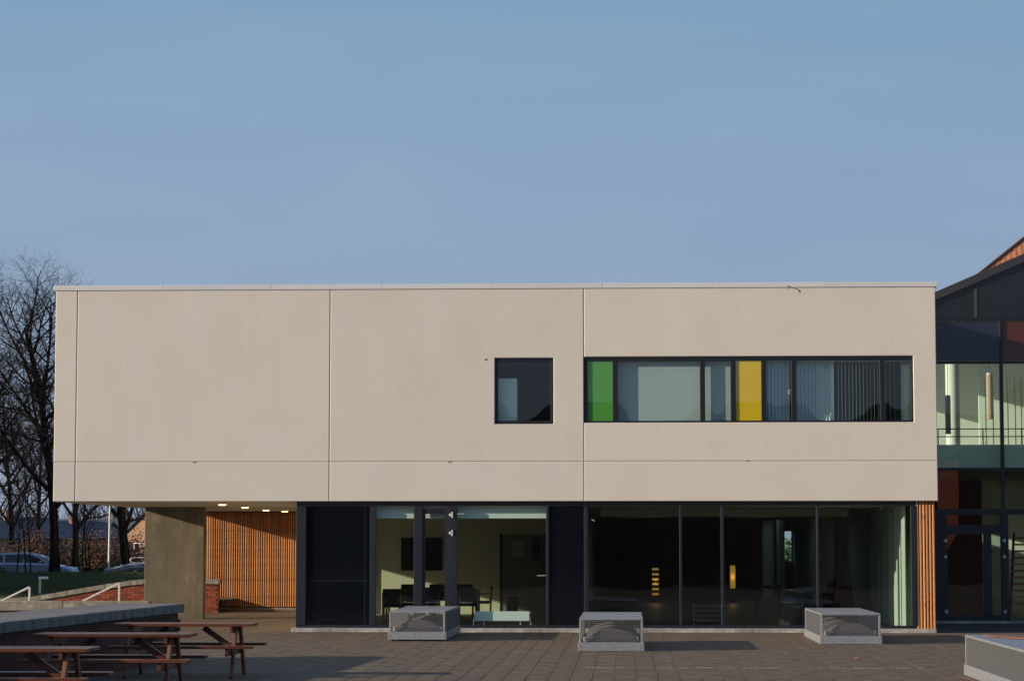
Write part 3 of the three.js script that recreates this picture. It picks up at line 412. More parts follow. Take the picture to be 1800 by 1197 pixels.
{ // parapet in front of the steps
  const z = -19 * K, x0 = -22, x1 = X(262, z, 1066), w = thing('parapet', 'low concrete parapet along the sunken steps behind the wide wall', 'wall', [0, 0, z]);
  const t = Y(1057.5, z); mesh('body', span(x0, x1 - .01, -.1, t - .24, -.03, -.27), M.mortarDark, w); let x = x0; for (const L of [3.2, 3.4, X(110, z, 1066) - x0 - 6.6, 30]) { const e = Math.min(x1, x + L); mesh('coping_slab', cham(e - x - .008, .235, .34, .012, (x + e) / 2, t - .118, -.15), M.concrete, w); x = e; }
  for (const [a, b, lb] of [[[0, 1057], [51, 1032], 'pale steel handrail sloping up beside the bollard light'], [[140, 1059], [209, 1025], 'pale steel handrail in front of the red brick retaining wall']]) {
    const zz = -20.4 * K, A = at(a[0], a[1], zz), C = at(b[0], b[1], zz), h = thing('handrail', lb, 'handrail', [C[0], 0, zz], 0, 'handrails at the steps'); const dx = A[0] - C[0], sl = (A[1] - C[1]) / dx;
    mesh('rail', bar([dx * 1.8, C[1] + sl * dx * 1.8, 0], [0, C[1], 0], .05, .05, .008), M.steelWhite, h); mesh('post', cham(.05, C[1] + .3, .05, .006, -.0, (C[1] - .3) / 2, 0), M.steelWhite, h); mesh('post', cham(.05, 1.0, .05, .006, dx * 1.75, C[1] + sl * dx * 1.75 - .5, 0), M.steelWhite, h);
  }
}
// ------------------------------------------------------------------ picnic tables
function picnic(label, x1, z) {
  const t = thing('picnic_table', label, 'picnic table', [x1 - 1.0, 0, z], 0, 'picnic tables beside the wide wall'), P = () => pick(picnicWoods), g = cham(2.0, .042, .132, .006), gb = cham(2.08, .042, .125, .006);
  for (let k = -2; k <= 2; k++) { const m = mesh('top_plank', g, P(), t); m.position.set((rnd() - .5) * .01, .745 + (rnd() - .5) * .003, k * .139); }
  for (const s of [-1, 1]) for (const k of [0, 1]) { const m = mesh('bench_plank', gb, P(), t); m.position.set(.03, .445, s * (.60 + k * .131)); }
  for (const a of [-1, 1]) { const x = a * .76; for (const s of [-1, 1]) mesh('leg', bar([x, .0, s * .62], [x, .715, s * .20], .045, .10), pick(legWoods), t); mesh('seat_beam', cham(.045, .10, 1.5, .005, x - a * .047, .37, 0), P(), t); mesh('top_batten', cham(.045, .08, .66, .005, x - a * .047, .68, 0), P(), t); mesh('brace', bar([x - a * .06, .40, 0], [x - a * .50, .70, 0], .08, .045), P(), t); }
  return t;
}
picnic('reddish wooden picnic table standing at the far end of the wide wall', X(447, -11.5 * K, 1100), -11.5 * K);
picnic('reddish wooden picnic table in the middle of the row of three', X(338, -10.15 * K, 1117), -10.15 * K);
picnic('reddish wooden picnic table farthest from the glazed building', X(163, -8.75 * K, 1143), -8.75 * K);

// ------------------------------------------------------------------ caged rooflights on the plaza
function cage(label, x0, x1, zf, depth, lift) {
  const w = x1 - x0, t = thing('rooflight_cage', label, 'rooflight', [(x0 + x1) / 2, lift, zf - depth / 2], 0, 'caged rooflights on the plaza'), H = .585 - lift, ph = .155, i = .022, cw = w - i * 2, cd = depth - i * 2;
  for (const s of [-1, 1]) { mesh('plinth_plate', cham(w, ph, .022, .003, 0, ph / 2, s * (depth / 2 - .011)), M.galv, t); mesh('plinth_plate', cham(.022, ph, depth - .046, .003, s * (w / 2 - .011), ph / 2, 0), M.galv, t); }
  mesh('top_plate', cham(cw, .035, cd, .004, 0, H - .0175, 0), M.galv, t);
  for (const a of [-1, 1]) for (const b of [-1, 1]) mesh('corner_post', cham(.035, H - .037, .035, .003, a * (cw / 2 - .018), (H - .037) / 2, b * (cd / 2 - .018)), M.galv, t);
  const side = (len) => { const g = [], y0 = ph - .02, y1 = H - .04; for (let k = 1; k * .034 < len; k++) g.push(box(.0042, y1 - y0, .0042, -len / 2 + k * .034, (y0 + y1) / 2, 0)); for (let y = y0 + .02; y < y1; y += .034) g.push(box(len, .0042, .0042, 0, y, .0045)); return mergeGeometries(g); };
  const gf = side(cw - .07), gs = side(cd - .07); for (const s of [-1, 1]) { const m = mesh('wire_mesh', gf, M.wire, t); m.position.z = s * (cd / 2 - .012); const n = mesh('wire_mesh', gs, M.wire, t); n.rotation.y = Math.PI / 2; n.position.x = s * (cw / 2 - .012); }
  mesh('rooflight_kerb', cham(w - .22, .17, depth - .22, .02, 0, .12, 0), M.acrylicBase, t);
  const sh = new THREE.Shape(); const hw = (w - .26) / 2; sh.moveTo(-hw, 0); sh.lineTo(-hw, .02); for (let k = 1; k <= 16; k++) { const u = -1 + k / 8; sh.lineTo(u * hw, .02 + .15 * (1 - u * u)); } sh.lineTo(hw, 0); sh.closePath();
  const d = ext(sh, depth - .30, .01); d.translate(0, .21, -(depth - .3) / 2); mesh('dome', d, M.acrylic, t);
  for (let k = 0; k < 3; k++) { const arc = new THREE.CatmullRomCurve3([-1, -.6, -.2, .2, .6, 1].map(u => new THREE.Vector3(u * (hw + .01), .235 + .15 * (1 - u * u), (k - 1) * (depth - .36) / 2))); mesh('dome_rib', new THREE.TubeGeometry(arc, 16, .012, 5).toNonIndexed(), M.galv, t); }
  for (const a of [-1, 1]) mesh('catch', cham(.03, .09, .03, .005, a * (hw + .02), .2, depth / 2 - .17), M.steelWhite, t);
  if (lift > .01) for (const a of [-1, 1]) for (const b of [-1, 1]) mesh('foot', cham(.06, lift + .004, .06, .003, a * (w / 2 - .1), -lift / 2 - .002, b * (depth / 2 - .1)), M.dark, t);
  return t;
}
cage('galvanised wire cage over a rooflight in front of the meeting room door', -4.70, -3.55, -15.75 * K, 4.3, .03);
cage('galvanised wire cage over a rooflight in front of the dark panel', -.86, .32, -14.3 * K, 4.3, .004);
cage('galvanised wire cage over a rooflight in front of the curtained pane', 3.70, 4.88, -15.38 * K, 4.3, .004);
cage('galvanised wire cage with a reddish board lying on its top', 4.93, 6.15, -11.8 * K + 7.4, 7.4, .004);
{ const b = tag(mesh('board', cham(.66, .018, 1.9, .004), S(lin(.26, .10, .07), { map: mapWood, roughness: .7 }), scene), 'reddish brown board lying on top of a wire cage', 'board'); b.position.set(5.75, .60, -35.4); b.rotation.y = .35; }

// ------------------------------------------------------------------ glazed stair hall on the right
{
  const z = -19.6 * K, H = thing('stair_hall', 'dark framed glass stair hall with a sloping roof beside the cream building', 'building', [0, 0, 0]);
  const hx = (px, py = 900) => X(px, z, py), hy = (py) => Y(py, z, 1720), xl = xR + .05, xr = 15, bar2 = (x0, x1, y0, y1, zz0, zz1, name, m) => mesh(name, cspan(x0, x1, y0, y1, zz0, zz1, .004), m, H);
  const slope = (hy(447) - hy(512)) / (hx(1800, 480) - hx(1647, 480)), roofY = x => hy(512) + slope * (x - hx(1647, 480));
  const rf = ext(poly([[xl - .1, roofY(xl - .1) - .21], [xr, roofY(xr) - .21], [xr, roofY(xr)], [xl - .1, roofY(xl - .1)]]), 25.4, .006); rf.translate(0, 0, z - 25.3); mesh('roof', rf, S(lin(.03, .03, .033), { roughness: .6 }), H);
  const yb = hy(558), cl = ext(poly([[xl, yb], [hx(1713, 520), yb], [hx(1713, 520), roofY(hx(1713, 520)) - .214], [xl, roofY(xl) - .214]]), .05); cl.translate(0, 0, z - .04); const cm = S(lin(.012, .013, .016), { roughness: .25 }); mesh('cladding_panel', cl, cm, H);
  const c2 = ext(poly([[hx(1719, 520), yb], [xr, yb], [xr, roofY(xr) - .214], [hx(1719, 520), roofY(hx(1719, 520)) - .214]]), .05); c2.translate(0, 0, z - .04); mesh('cladding_panel', c2, cm, H);
  bar2(hx(1713.5, 520), hx(1718.5, 520), yb, roofY(hx(1713, 520)) - .22, z + .03, z - .04, 'batten', S(lin(.05, .045, .043)));
  for (const [a, b] of [[558, 564], [634.5, 639.5], [822, 827.5], [895, 905]]) bar2(xl, xr, hy(b), hy(a), z + .04, z - .08, 'transom', M.frame);
  for (const px of [1765, 1900]) bar2(hx(px - 3), hx(px + 3), .02, hy(564.5), z + .035, z - .075, 'mullion', M.frame);
  bar2(xl, hx(1761.5), hy(634), hy(564.5), z - .01, z - .04, 'blue_panel', new THREE.MeshPhysicalMaterial({ color: lin(.016, .022, .042), roughness: .16 })); bar2(hx(1768.5), hx(1896), hy(634), hy(564.5), z - .01, z - .04, 'red_panel', new THREE.MeshPhysicalMaterial({ color: lin(.075, .018, .010), roughness: .16 }));
  for (const [a, b] of [[null, 1762], [1768, 1897]]) { glassIn(H, a ? hx(a) : xl, hx(b), hy(822), hy(639.5), z - .02, .003, M.glass, 'glass_pane'); glassIn(H, a ? hx(a) : xl, hx(b), hy(895), hy(827.5), z - .02, .002, M.glassDark, 'glass_pane'); }
  glassIn(H, hx(1773), hx(1897), .06, hy(905), z - .02, .003, M.glass, 'glass_pane'); bar2(hx(1768), hx(1773), .02, hy(905), z + .03, z - .07, 'mullion', M.frame);
  // entrance door
  const d = new THREE.Group(); d.name = 'entrance_door'; H.add(d); const yb0 = hy(1085), DF = (l, n = 'frame') => bars(d, l, z + .02, z - .06, M.frame, n);
  DF([[xl, hx(1655), .02, hy(905)], [hx(1655), hx(1665), .02, hy(905)], [hx(1759), hx(1768), .02, hy(905)], [hx(1665), hx(1759), hy(939), hy(923)], [hx(1665), hx(1759), .02, hy(1082)], [hx(1729), hx(1743), hy(1082), hy(939)]]);
  glassIn(d, hx(1664), hx(1730), hy(1082.5), hy(938.5), z - .02, .002, M.glassDark); glassIn(d, hx(1742), hx(1760), hy(1082.5), hy(938.5), z - .02, 0, M.glassDark); glassIn(d, hx(1664), hx(1760), hy(923.5), hy(904.5), z - .02, 0, M.glassDark);
  for (const px of [1661, 1764]) for (const py of [950.5, 978.5, 1075]) mesh('hinge', [cham(.05, .045, .05, .006, hx(px), hy(py), z + .045), cham(.03, .10, .03, .004, hx(px) + .03, hy(py), z + .035)], M.steelWhite, d);
  mesh('threshold', cspan(xl, xr, -.01, .05, z + .14, z - .1, .006), M.sill, H);
  // inside: slabs, walls
  mesh('hall_floor', span(xl, xr, -.012, .03, z - .103, -86), M.inFloor, H);
  mesh('upper_floor', span(xl + .02, xr, hy(822), hy(781), z - .25, -85.7), M.inWall, H);
  { const g = ext(poly([[xl, .032], [xr, .032], [xr, roofY(xr) - .225], [xl, roofY(xl) - .225]]), .2); g.translate(0, 0, -86); mesh('rear_wall', g, M.inWhite, H); } mesh('side_glass', (() => { const g = new THREE.PlaneGeometry(21, 4.4); g.rotateY(Math.PI / 2); g.translate(xl + .02, 5.55, -75.2); return g; })(), M.glass, H);
  mesh('side_wall', span(xl, xl + .1, .032, 3.35, ZB - .003, -85.79), M.inWall, H); mesh('right_wall', span(xr - .1, xr, .032, roofY(xr) - .3, z - .1, -85.79), M.inWhite, H);
  const wz = -24.2 * K; mesh('stair_wall', span(X(1722, wz, 700), xr - .11, hy(781) + .003, Y(566, wz), wz, wz - .15), M.inWhite, H); for (const px of [1733, 1746, 1758, 1772, 1785, 1796]) mesh('wall_joint', box(.014, 2.6, .01, X(px, wz, 700), hy(781) + 1.3, wz + .003), M.door, H);
  const nz = -21.2 * K; mesh('lower_wall', span(xl + .1, X(1742, nz, 1000), .032, hy(830), nz - 1.4, nz - 1.5), brickDark[2], H);
  // things inside the hall
  const cz = -22 * K; const c = thing('hall_column', 'white round column on the upper landing of the glass hall', 'column', [X(1676, cz, 720), hy(781) + .0, cz]); const cr = (X(1689, cz, 720) - X(1664, cz, 720)) / 2; mesh('shaft', rod([0, 0, 0], [0, 2.6, 0], cr, cr, 28), M.inWhite, c); mesh('base_ring', rod([0, 0, 0], [0, .06, 0], cr * 1.08, cr * 1.08, 28), M.steelWhite, c);
  const sh = new THREE.MeshPhysicalMaterial({ color: lin(.62, .45, .33), roughness: .9, transmission: .3, thickness: 0 });
  for (const [a, b, y0, y1, zz, lb] of [[1662, 1672, 763, 698, -20.8 * K, 'pale tubular pendant lamp in front of the white hall column'], [1735, 1747, 737, 659, -21.6 * K, 'pale tubular pendant lamp in front of the white stair wall']]) { const o = thing('pendant_lamp', lb, 'lamp', [X((a + b) / 2, zz, 700), Y(y1, zz, 1700), zz]); const r = (X(b, zz, 700) - X(a, zz, 700)) / 2, h = Y(y1, zz, 1700) - Y(y0, zz, 1700); mesh('shade', rod([0, -h, 0], [0, 0, 0], r, r, 20), sh, o); mesh('cap', rod([0, 0, 0], [0, .05, 0], r * .95, r * .8, 20), M.steelWhite, o); mesh('cable', rod([0, .04, 0], [0, 1.1, 0], .006), M.dark, o); }
  const rz = z - .35, rl = thing('landing_railing', 'thin dark railing along the upper landing of the glass hall', 'railing', [0, hy(781), rz]); for (const py of [754, 767.5]) mesh('rail', box(xr - xl - .4, .025, .025, (xr + xl) / 2, Y(py, rz, 1720) - hy(781), 0), M.frame, rl); for (const px of [1650, 1729, 1797, 1870]) mesh('post', box(.025, Y(754, rz, 1720) - hy(781), .025, X(px, rz, 760), (Y(754, rz, 1720) - hy(781)) / 2, 0), M.frame, rl);
  const bn = thing('landing_bench', 'dark low bench on the upper landing', 'bench', [X(1710, -23.2 * K, 775), hy(781), -23.2 * K]); mesh('seat', cham(1.2, .06, .4, .01, 0, .36, 0), M.concreteDark, bn); for (const k of [-1, 1]) mesh('side', cham(.05, .33, .38, .005, k * .55, .165, 0), M.concreteDark, bn);
  const st = thing('staircase', 'wooden stair treads behind the glass right of the entrance door', 'stairs', [X(1775, -20.9 * K, 1000), .03, -20.9 * K]); for (let k = 0; k < 12; k++) mesh('tread', cham(1.5, .05, .3, .006, .75 + k * .02, .17 * (k + 1), -k * .06), woods[k % 5], st); mesh('stringer', bar([.0, .05, .1], [.25, 2.15, -.75], .04, .22), M.dark, st);
}
{ // tiled roof behind the hall
  const z = -31 * K, h = thing('tiled_house', 'brick house with a steep orange pantile hip roof behind the glass hall', 'house', [0, 0, 0]);
  const a = at(1735, 474, z), b = at(1839, 391, z - 1.6); const x0 = a[0] - 1.6, y0 = a[1] - 1.27 * 1.6 * .62;
  mesh('wall', span(x0 + .4, x0 + 16, -.1, y0, z - .4, z - 9), brickMats[0], h);
  // roof face towards the plaza: rows of pantiles with a wave and a lap
  const dir = new THREE.Vector3(b[0] - a[0], b[1] - a[1], b[2] - a[2]); const rise = dir.y / dir.x, back = -1.6 / dir.x, nu = 150, nv = 130, pos = [], idx = []; const L = 6.2;
  for (let j = 0; j <= nv; j++) for (let i = 0; i <= nu; i++) { const v = j / nv * L, u = x0 + v + i / nu * 12, lap = ((v / .26) % 1) * -.022 + .022, wv = .010 * Math.sin(u / .24 * 2 * Math.PI); pos.push(u, y0 + v * rise + (lap + wv) * .8, z + v * back + (lap + wv) * .6); }
  for (let j = 0; j < nv; j++) for (let i = 0; i < nu; i++) { const p = j * (nu + 1) + i; idx.push(p, p + 1, p + nu + 1, p + 1, p + nu + 2, p + nu + 1); }
  const g = new THREE.BufferGeometry(); g.setAttribute('position', new THREE.BufferAttribute(new Float32Array(pos), 3)); g.setIndex(idx); const gg = metric(g); gg.computeVertexNormals(); const rm = mesh('pantiles', gg, S(lin(.74, .31, .15), { map: mapBrick, side: 2 }), h); rm.userData.kind = 'stuff';
  mesh('hip_ridge', rod([x0, y0 + .06, z], [x0 + L, y0 + L * rise + .06, z + L * back], .055, .055, 10), S(lin(.10, .05, .035)), h);
  const sp = [x0, y0, z, x0 + L, y0 + L * rise, z + L * back, x0, y0, z - 9, x0 + L, y0 + L * rise, z + L * back, x0 + L, y0 + L * rise, z - 6, x0, y0, z - 9]; const sg = new THREE.BufferGeometry(); sg.setAttribute('position', new THREE.BufferAttribute(new Float32Array(sp), 3)); sg.computeVertexNormals(); mesh('roof_slope', metric(sg), S(lin(.5, .17, .07), { map: mapBrick, side: 2 }), h);
}
{ // long brick building across the plaza, mirrored in the windows
  const z = 16, h = thing('opposite_building', 'long red brick building with a dark pitched roof across the plaza', 'building', [0, 0, z]);
  mesh('wall', span(-34, 30, -.1, 5.7, 0, 9), brickDark[2], h); const r = ext(poly([[-.6, 5.6], [4.5, 9.3], [9.6, 5.6]]), 65, .01); r.rotateY(-Math.PI / 2); r.translate(30.5, 0, 0); mesh('roof', r, S(lin(.03, .027, .027), { roughness: .8 }), h);
  for (let k = 0; k < 14; k++) for (const y of [1, 3.7]) mesh('window', cspan(-32 + k * 4.4, -30 + k * 4.4, y, y + 1.5, -.04, .02, .01), M.spandrel, h);
  const t = thing('gable_wing', 'tall dark roofed wing of the brick building across the plaza', 'building', [22, 0, 10]); mesh('wall', span(-5, 5, -.1, 7, -4, 4), brickMats[2], t); const r2 = ext(poly([[-5.4, 6.9], [0, 10.6], [5.4, 6.9]]), 8.6, .01); r2.translate(0, 0, -4.3); mesh('roof', r2, S(lin(.03, .027, .027), { roughness: .8 }), t);
}

// ------------------------------------------------------------------ lawn, road and what stands beyond
const lawnH = (x, z) => { const d = -z / K; let h; if (d < 33) h = .34 + (d - 22.4) / 10.6 * .36; else if (d < 37) h = .70 - (d - 33) / 4 * .62; else h = .08 - Math.min(.1, (d - 37) * .03); return h + (n16(x * .03, z * .03) - .5) * .05; };
{
  const nx = 80, nz = 50, x0 = -70, x1 = -11.2, za = -22.5 * K, zb = -38 * K, pos = [], idx = []; for (let j = 0; j <= nz; j++) for (let i = 0; i <= nx; i++) { const x = x0 + (x1 - x0) * i / nx, z = za + (zb - za) * j / nz; pos.push(x, lawnH(x, z), z); } for (let j = 0; j < nz; j++) for (let i = 0; i < nx; i++) { const p = j * (nx + 1) + i; idx.push(p, p + 1, p + nx + 1, p + 1, p + nx + 2, p + nx + 1); }
  const g = new THREE.BufferGeometry(); g.setAttribute('position', new THREE.BufferAttribute(new Float32Array(pos), 3)); g.setIndex(idx); const gm = metric(g); gm.computeVertexNormals(); struct('lawn', gm, M.lawn);
  struct('road', span(-120, 4, -.115, .035, -38.02 * K, -44.5 * K), M.asphalt);
  struct('steps_ground', span(-40, -12.62, -.115, -.02, -9, -22.4 * K), M.asphalt);
  const bl = new THREE.BufferGeometry(); bl.setAttribute('position', new THREE.BufferAttribute(new Float32Array([-.006, 0, 0, .006, 0, 0, .012, .08, .02]), 3)); bl.computeVertexNormals();
  const N = 45000, im = new THREE.InstancedMesh(bl, S(lin(.036, .062, .018), { side: 2, roughness: .9 }), N), m4 = new THREE.Matrix4(), q = new THREE.Quaternion(), e = new THREE.Euler(), col = new THREE.Color(), r = rngOf(5);
  for (let i = 0; i < N; i++) { const z = (-22.7 - r() * 11.5) * K, x = X(-60 + r() * 330, z), s = .7 + r() * .8; e.set((r() - .5) * .6, r() * 6.3, (r() - .5) * .6); m4.compose(new THREE.Vector3(x, lawnH(x, z), z), q.setFromEuler(e), new THREE.Vector3(s * 1.4, s, s)); im.setMatrixAt(i, m4); im.setColorAt(i, col.setRGB(.7 + r() * .6, .7 + r() * .5, .6 + r() * .5)); }
  im.name = 'grass'; tag(im, 'short green grass covering the sloping lawn', 'grass', null, 'stuff'); im.castShadow = im.receiveShadow = true; scene.add(im);
}
// bare trees
class Limbs {
  constructor() { this.p = []; this.n = []; this.uv = []; }
  tube(pts, rad, sides) {
    let prev = null; const up = new THREE.Vector3(.31, .2, .93);
    for (let i = 0; i < pts.length; i++) {
      const d = (i < pts.length - 1 ? pts[i + 1].clone().sub(pts[i]) : pts[i].clone().sub(pts[i - 1])).normalize(), a = d.clone().cross(up).normalize(), b = d.clone().cross(a), ring = [];
      for (let k = 0; k <= sides; k++) { const t = k / sides * Math.PI * 2, nn = a.clone().multiplyScalar(Math.cos(t)).addScaledVector(b, Math.sin(t)); ring.push([pts[i].clone().addScaledVector(nn, rad[i]), nn]); }
      if (prev) for (let k = 0; k < sides; k++) for (const [R, j] of [[prev, k], [ring, k], [prev, k + 1], [prev, k + 1], [ring, k], [ring, k + 1]]) { const [P, N] = R[j]; this.p.push(P.x, P.y, P.z); this.n.push(N.x, N.y, N.z); this.uv.push(j / sides * .6, (R === ring ? i : i - 1) * .4); }
      prev = ring;
    }
  }
  geo() { const g = new THREE.BufferGeometry(); g.setAttribute('position', new THREE.BufferAttribute(new Float32Array(this.p), 3)); g.setAttribute('normal', new THREE.BufferAttribute(new Float32Array(this.n), 3)); g.setAttribute('uv', new THREE.BufferAttribute(new Float32Array(this.uv), 2)); return g; }
}
function bareTree(label, pos, H, r0, seed, o = {}) {
  const r = rngOf(seed), L = [new Limbs(), new Limbs(), new Limbs()], t = thing(o.name || 'bare_tree', label, 'tree', pos, 0, o.group); const maxD = o.depth || 4;
  const grow = (p, dir, len, rad, depth) => {
    const n = depth === 0 ? 10 : depth === 1 ? 7 : depth === 2 ? 5 : 3, pts = [p.clone()], rads = [rad]; const d = dir.clone(), wob = depth === 0 ? (o.wob ?? .07) : .24; let q = p.clone();
    for (let i = 1; i <= n; i++) { d.x += (r() - .5) * wob; d.z += (r() - .5) * wob; d.y += (r() - .45) * wob * .7 + (depth > 0 ? .05 : 0); if (depth === 0 && o.lean) { d.x += o.lean[0] / n; d.z += o.lean[1] / n; } d.normalize(); q = q.clone().addScaledVector(d, len / n); pts.push(q); rads.push(rad * (1 - (depth === 0 ? .68 : .72) * i / n) + (depth >= maxD ? .001 : 0)); }
    if (depth === 0) rads[0] *= 1.35;
    L[Math.min(depth, 2) === 2 ? 2 : depth].tube(pts, rads, depth === 0 ? 10 : depth === 1 ? 6 : depth === 2 ? 4 : 3);
    if (depth >= maxD) return;
    const kids = depth === 0 ? (o.limbs || 13) : depth === 1 ? 8 : depth === 2 ? 7 : 5, s0 = depth === 0 ? (o.clear ?? .3) : .22;
    for (let k = 0; k < kids; k++) {
      const s = s0 + (1 - s0) * (k + r() * .8) / kids, f = Math.min(n - .001, s * n), i = Math.floor(f), P = pts[i].clone().lerp(pts[i + 1], f - i), R = rads[i] + (rads[i + 1] - rads[i]) * (f - i), ax = pts[i + 1].clone().sub(pts[i]).normalize();
      const th = k * 2.4 + r() * 1.3, side = new THREE.Vector3(Math.cos(th), 0, Math.sin(th)); side.addScaledVector(ax, -side.dot(ax)).normalize(); const sp = depth === 0 ? .95 - .45 * s : .75 + r() * .35, nd = ax.clone().multiplyScalar(Math.cos(sp)).addScaledVector(side, Math.sin(sp)); nd.y += .12; nd.normalize();
      const ln = depth === 0 ? len * (o.spread || .55) * (1.05 - .55 * s) * (.75 + r() * .5) : len * (.62 - .2 * s) * (.7 + r() * .6);
      grow(P, nd, ln, Math.min(R * .72, depth === 0 ? r0 * .5 : R * .72), depth + 1);
    }
  };
  grow(new THREE.Vector3(0, -.1, 0), new THREE.Vector3(o.tilt || 0, 1, 0).normalize(), H * .86, r0, 0);
  mesh('trunk', L[0].geo(), M.bark, t); mesh('limbs', L[1].geo(), M.bark, t); const tw = mesh('crown', L[2].geo(), M.barkThin, t); return t;
}
{
  const P = (px, zn) => { const z = zn * K, x = X(px, z, 1000); return [x, lawnH(x, z) - .03, z]; };
  const G = 'bare trees beyond the lawn';
  bareTree('tall bare tree standing in front of the silver car', P(95, -33.5), 12.4, .21, 11, { lean: [-.16, 0], limbs: 16, clear: .26, spread: .5, group: G });
  bareTree('tall bare tree whose branches reach in behind the silver car', P(-55, -36.5), 13.4, .27, 23, { lean: [.1, 0], limbs: 15, clear: .25, spread: .5, group: G });
  bareTree('bare tree with a straight dark trunk between the car and the lamp post', P(131, -46), 13, .2, 37, { limbs: 12, clear: .2, spread: .4, group: G });
  bareTree('bare tree with a thick trunk leaning beside the lamp post', P(224, -42), 12.5, .27, 41, { tilt: -.14, limbs: 12, clear: .24, spread: .4, group: G });
  bareTree('bare tree beyond the road in line with the rear of the car', P(20, -52), 13, .2, 59, { limbs: 13, clear: .22, spread: .45, group: G });
  bareTree('slender bare tree beyond the road behind the tall one', P(62, -56), 14, .18, 67, { limbs: 13, clear: .25, spread: .45, group: G });
  for (const [px, z, h, seed, lb] of [[28, -34, 5.2, 71, 'thin sapling with a crooked stem in front of the car door'], [44, -33.8, 5.6, 72, 'thin straight sapling in front of the car windows'], [52, -34.2, 4.8, 73, 'thin sapling just beside the tall tree trunk'], [146, -35.5, 6, 74, 'pale thin sapling of a clump near the lamp post'], [152, -35.3, 6.2, 75, 'middle sapling of the clump near the lamp post'], [158, -35.7, 5.6, 76, 'leaning sapling of the clump near the lamp post']]) bareTree(lb, P(px, z), h, .035, seed, { name: 'sapling', limbs: 10, depth: 3, clear: .35, spread: .32, wob: .16, group: 'saplings along the lawn' });
  // shrubs that keep some brown leaves
  const leaf = new THREE.BufferGeometry(); leaf.setAttribute('position', new THREE.BufferAttribute(new Float32Array([0, 0, 0, .05, .025, 0, .1, 0, .01, 0, 0, 0, .1, 0, .01, .05, -.03, .01]), 3)); leaf.computeVertexNormals();
  const shrub = (label, px, z, w, h, n, colr, seed) => { const r = rngOf(seed), p = P(px, z), t = thing('leafy_shrub', label, 'shrub', [p[0], Math.max(0, p[1]), p[2]], 0, 'brown shrubs beyond the lawn'), LL = new Limbs(), tips = []; for (let k = 0; k < 46; k++) { const a = r() * 6.28, s = r(); let q = new THREE.Vector3(Math.cos(a) * .15 * w, -.05, Math.sin(a) * .15 * w); const pts = [q]; for (let i = 1; i <= 5; i++) { q = q.clone().add(new THREE.Vector3(Math.cos(a) * w * .1 * s + (r() - .5) * .14, h / 5 * (.6 + .5 * r()), Math.sin(a) * w * .1 * s + (r() - .5) * .14)); pts.push(q); if (i > 1) tips.push(q); } LL.tube(pts, [.022, .018, .014, .01, .007, .004], 3); } mesh('stems', LL.geo(), M.barkFar, t); const gs = []; for (let k = 0; k < n; k++) { const g = leaf.clone(), c = pick(tips, r); g.scale(.9 + r(), .9 + r(), 1); g.rotateX(r() * 6); g.rotateY(r() * 6); g.translate(c.x + (r() - .5) * .7, c.y + (r() - .5) * .6, c.z + (r() - .5) * .7); gs.push(g); } const f = mesh('foliage', gs, S(lin(...colr), { side: 2, roughness: .95 }), t); };
  shrub('rust brown leafy shrub behind the car roof', 66, -47, 2.2, 3.1, 900, [.15, .055, .025], 81); shrub('brown leafy shrub between the dark trunks', 112, -48, 2.4, 2.6, 700, [.12, .06, .03], 82); shrub('orange brown shrub beside the lamp post', 172, -47, 2.4, 2.6, 900, [.19, .07, .025], 83); shrub('dull brown shrub beside the leaning trunk', 236, -46, 2.2, 2.8, 700, [.13, .065, .03], 84); shrub('dark brown shrub behind the rear of the car', 12, -48, 2.6, 2.4, 800, [.10, .05, .03], 85); shrub('brown shrub behind the car bonnet', 145, -50, 2.4, 2.8, 700, [.10, .05, .03], 86);
  // hedge: a mass of twigs and leaves
  { const r = rngOf(91), N = 15000, im = new THREE.InstancedMesh(leaf, S(lin(.042, .034, .022), { side: 2, roughness: 1 }), N), m4 = new THREE.Matrix4(), q = new THREE.Quaternion(), e = new THREE.Euler(), c = new THREE.Color(); for (let i = 0; i < N; i++) { const x = -62 + r() * 46, s = 2 + r() * 2.5, top = 1.7 + (n32(x * .02, .3) - .5) * 1.4; e.set(r() * 6, r() * 6, r() * 6); m4.compose(new THREE.Vector3(x, Math.pow(r(), .8) * top, (-50.5 - r() * 2.2) * K), q.setFromEuler(e), new THREE.Vector3(s, s, s)); im.setMatrixAt(i, m4); im.setColorAt(i, c.setRGB(.6 + r() * .8, .6 + r() * .7, .6 + r() * .6)); } im.name = 'hedge'; tag(im, 'dark tangled hedge running along the far side of the road', 'hedge', null, 'stuff'); im.castShadow = true; scene.add(im); }
  { const r = rngOf(92), LL = new Limbs(); for (let k = 0; k < 900; k++) { const x = -150 + r() * 145, z = -360 - r() * 60, h = 5 + r() * 6; let q = new THREE.Vector3(x, 0, z); const pts = [q]; for (let i = 1; i < 5; i++) { q = q.clone().add(new THREE.Vector3((r() - .5) * 2.2, h / 4, (r() - .5) * 2)); pts.push(q); } LL.tube(pts, [.16, .12, .09, .05, .02], 3); for (let b = 0; b < 5; b++) { const s = pts[1 + b % 3], e = s.clone().add(new THREE.Vector3((r() - .5) * 4, 1 + r() * 2.5, (r() - .5) * 3)); LL.tube([s, s.clone().lerp(e, .5), e], [.07, .05, .02], 3); } } const w = mesh('distant_wood', LL.geo(), M.barkFar, scene); tag(w, 'far off bare wood along the skyline behind the houses', 'wood', null, 'stuff'); }
